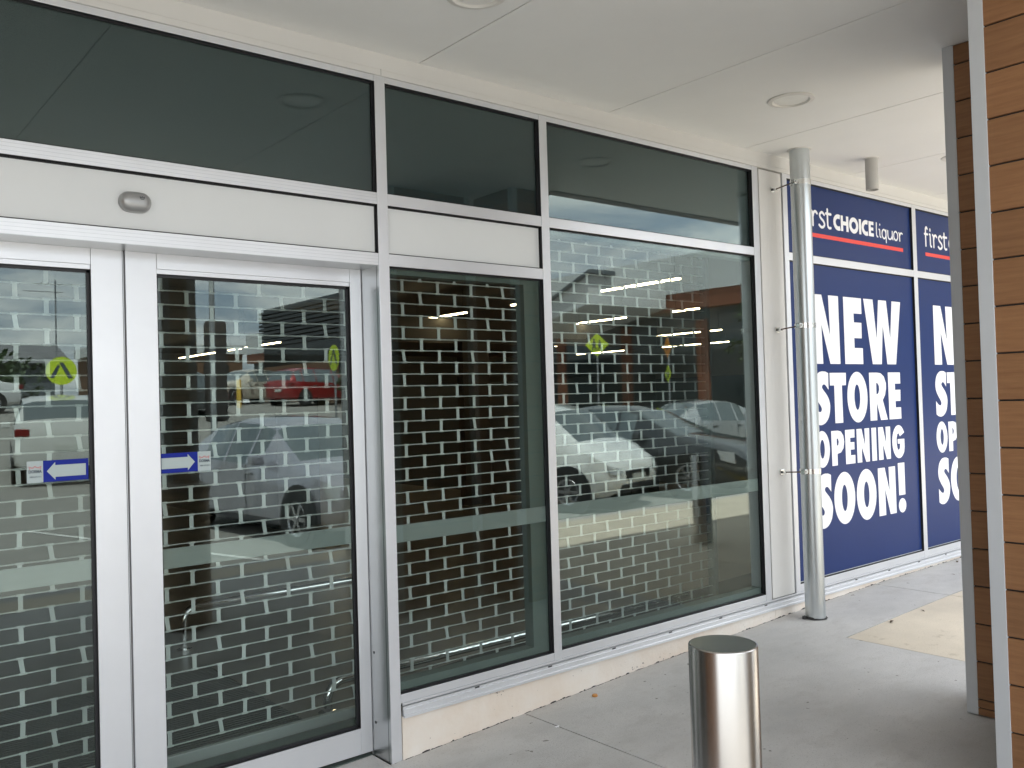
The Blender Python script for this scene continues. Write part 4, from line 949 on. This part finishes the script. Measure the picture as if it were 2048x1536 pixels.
q.build('louvres', mat('dark louvre metal', (.05, .058, .064), .6), t); MB().box(19, 26.9, -38.9, -31.1, 1.2, 6.5).build('wall', M_['darkx'], t)
MB().box(18.95, 19, -38.8, -31.2, 1.3, 3.6).build('brick_base', M_['brick'], t)
t = thing('brick_building', (17, -44, 1.4), 'low brown brick building reflected behind the beige sedan', 'building')
MB().box(13, 20, -50, -44, 1.3, 4.6).build('wall', M_['brick'], t); MB().box(12.8, 20.2, -50, -43.8, 4.6, 5.1).build('parapet', M_['wallx'], t)
for k in range(3): MB().box(13.6+2.1*k, 15+2.1*k, -44, -43.9, 2.6, 4.0).build('window', M_['darkx'], t)
t = thing('low_house', (6, -60, 1.6), 'low pale building with small windows, reflected in the left hand door under the aerial', 'building')
MB().box(-8, 14, -68, -60, 1.4, 4.9).build('wall', M_['greyx'], t)
q = MB(); q.add([(-9, -59.5, 4.9), (15, -59.5, 4.9), (15, -64, 6.4), (-9, -64, 6.4), (15, -69, 4.9), (-9, -69, 4.9)], [(0, 1, 2, 3), (3, 2, 4, 5), (1, 4, 2), (0, 3, 5), (0, 5, 4, 1)]); q.build('roof', mat('grey roof tiles', (.16, .16, .165), .8, var=.1), t)
for k in range(6): MB().box(-6+3*k, -4.6+3*k, -60.05, -59.95, 3.6, 4.6).build('window', M_['wallx'], t)
t = thing('tv_aerial', (14.9-1.0, -60, 4.9), 'television aerial on a thin mast reflected near the top of the left hand door', 'aerial')
xa, ya = 13.9, -59.0
MB().tube([(xa, ya, 4.0), (xa, ya, 10.2)], .05, 8).build('mast', M_['post'], t)
q = MB(); q.tube([(xa-1.3, ya, 9.9), (xa+1.3, ya+.6, 9.9)], .03, 6)
for k in range(5): q.tube([(xa-.9+.4*k, ya-.5, 9.9), (xa-.9+.4*k, ya+.6, 9.9)], .02, 5)
q.tube([(xa-1.9, ya+.1, 9.4), (xa+.4, ya+.1, 9.4)], .03, 6)
q.build('elements', M_['post'], t)
# far tree line and trees
def tree(x, y, h, r, label, m, n=900, trunk=.12, ell_=1.0, seed=1, kind='bushy_tree'):
    rs = random.Random(seed); zb = hz(x, y); t = thing(kind, (x, y, zb), label, 'tree', 'trees around the car park')
    q = MB().tube([(x, y, zb), (x+.1, y, zb+h*.35), (x, y+.1, zb+h*.7)], trunk, 8, rr=[trunk, trunk*.7, trunk*.3])
    for k in range(6):
        a = rs.uniform(0, 6.28); q.tube([(x, y, zb+h*(.25+.07*k)), (x+math.cos(a)*r*.6, y+math.sin(a)*r*.6, zb+h*(.45+.07*k))], .03, 5, rr=[trunk*.4, .01])
    q.build('trunk', M_['bark'], t, smooth=60)
    cl = [(rs.gauss(0, .42)*r, rs.gauss(0, .42)*r, h*.62+rs.gauss(0, .2)*h*ell_*.8, rs.uniform(.25, .5)*r) for _ in range(14)]
    c_ = MB()
    for _ in range(n):
        a = rs.choice(cl); d = Vector((rs.gauss(0, 1), rs.gauss(0, 1), rs.gauss(0, 1))).normalized()*a[3]*rs.uniform(.6, 1)
        p = Vector((x+a[0]+d.x, y+a[1]+d.y, max(zb+h*.12, zb+a[2]+d.z))); s_ = rs.uniform(.05, .13)*max(1, r*.7)
        u = Vector((rs.gauss(0, 1), rs.gauss(0, 1), rs.gauss(0, 1))).normalized(); v = u.orthogonal().normalized(); w_ = u.cross(v)
        c_.add([p+v*s_, p+w_*s_*.5, p-v*s_, p-w_*s_*.5], [(0, 1, 2, 3)])
    c_.build('crown', m, t)
t = thing('sign_pylon', (11.4, -25.7, hz(11, -25.7)), 'tall dark pylon reflected in the right hand door beside the light pole', 'pylon')
local(MB().box(-.32, .32, -.2, .2, 0, 3.6).build('slab', mat('dark brown pylon paint', (.035, .03, .028), .6), bevel=.12), t) if False else B(11.05, 11.75, -25.9, -25.5, hz(11, -25.7), 4.55).build('slab', mat('dark brown pylon paint', (.035, .03, .028), .6), t, bevel=.12, seg=3)
tree(25.4, -14.2, 4.4, 1.1, 'young green tree against the pale wall, reflected in the third window', M_['leaf'], 900, .08, 1, 4)
tree(24.6, -11.7, 4.3, .8, 'bright green small tree reflected at the right end of the third window', M_['leaf2'], 700, .07, 1, 5)
tree(18.6, -28.4, 2.0, 1.3, 'dark green bush reflected behind the red hatchback', M_['leaf'], 900, .06, 1, 6, 'round_bush')
for i, (x, y, h, r) in enumerate([(2, -50, 2.6, 3), (-6, -48, 2.6, 3.2), (9, -53, 2.8, 3)]):
    tree(x, y, h, r, ['broad dark tree reflected behind the left hand door, middle of three', 'broad dark tree reflected at the left picture edge', 'broad dark tree reflected beside the centre stiles'][i], M_['leaf'], 1800, .2, .6, 20+i)
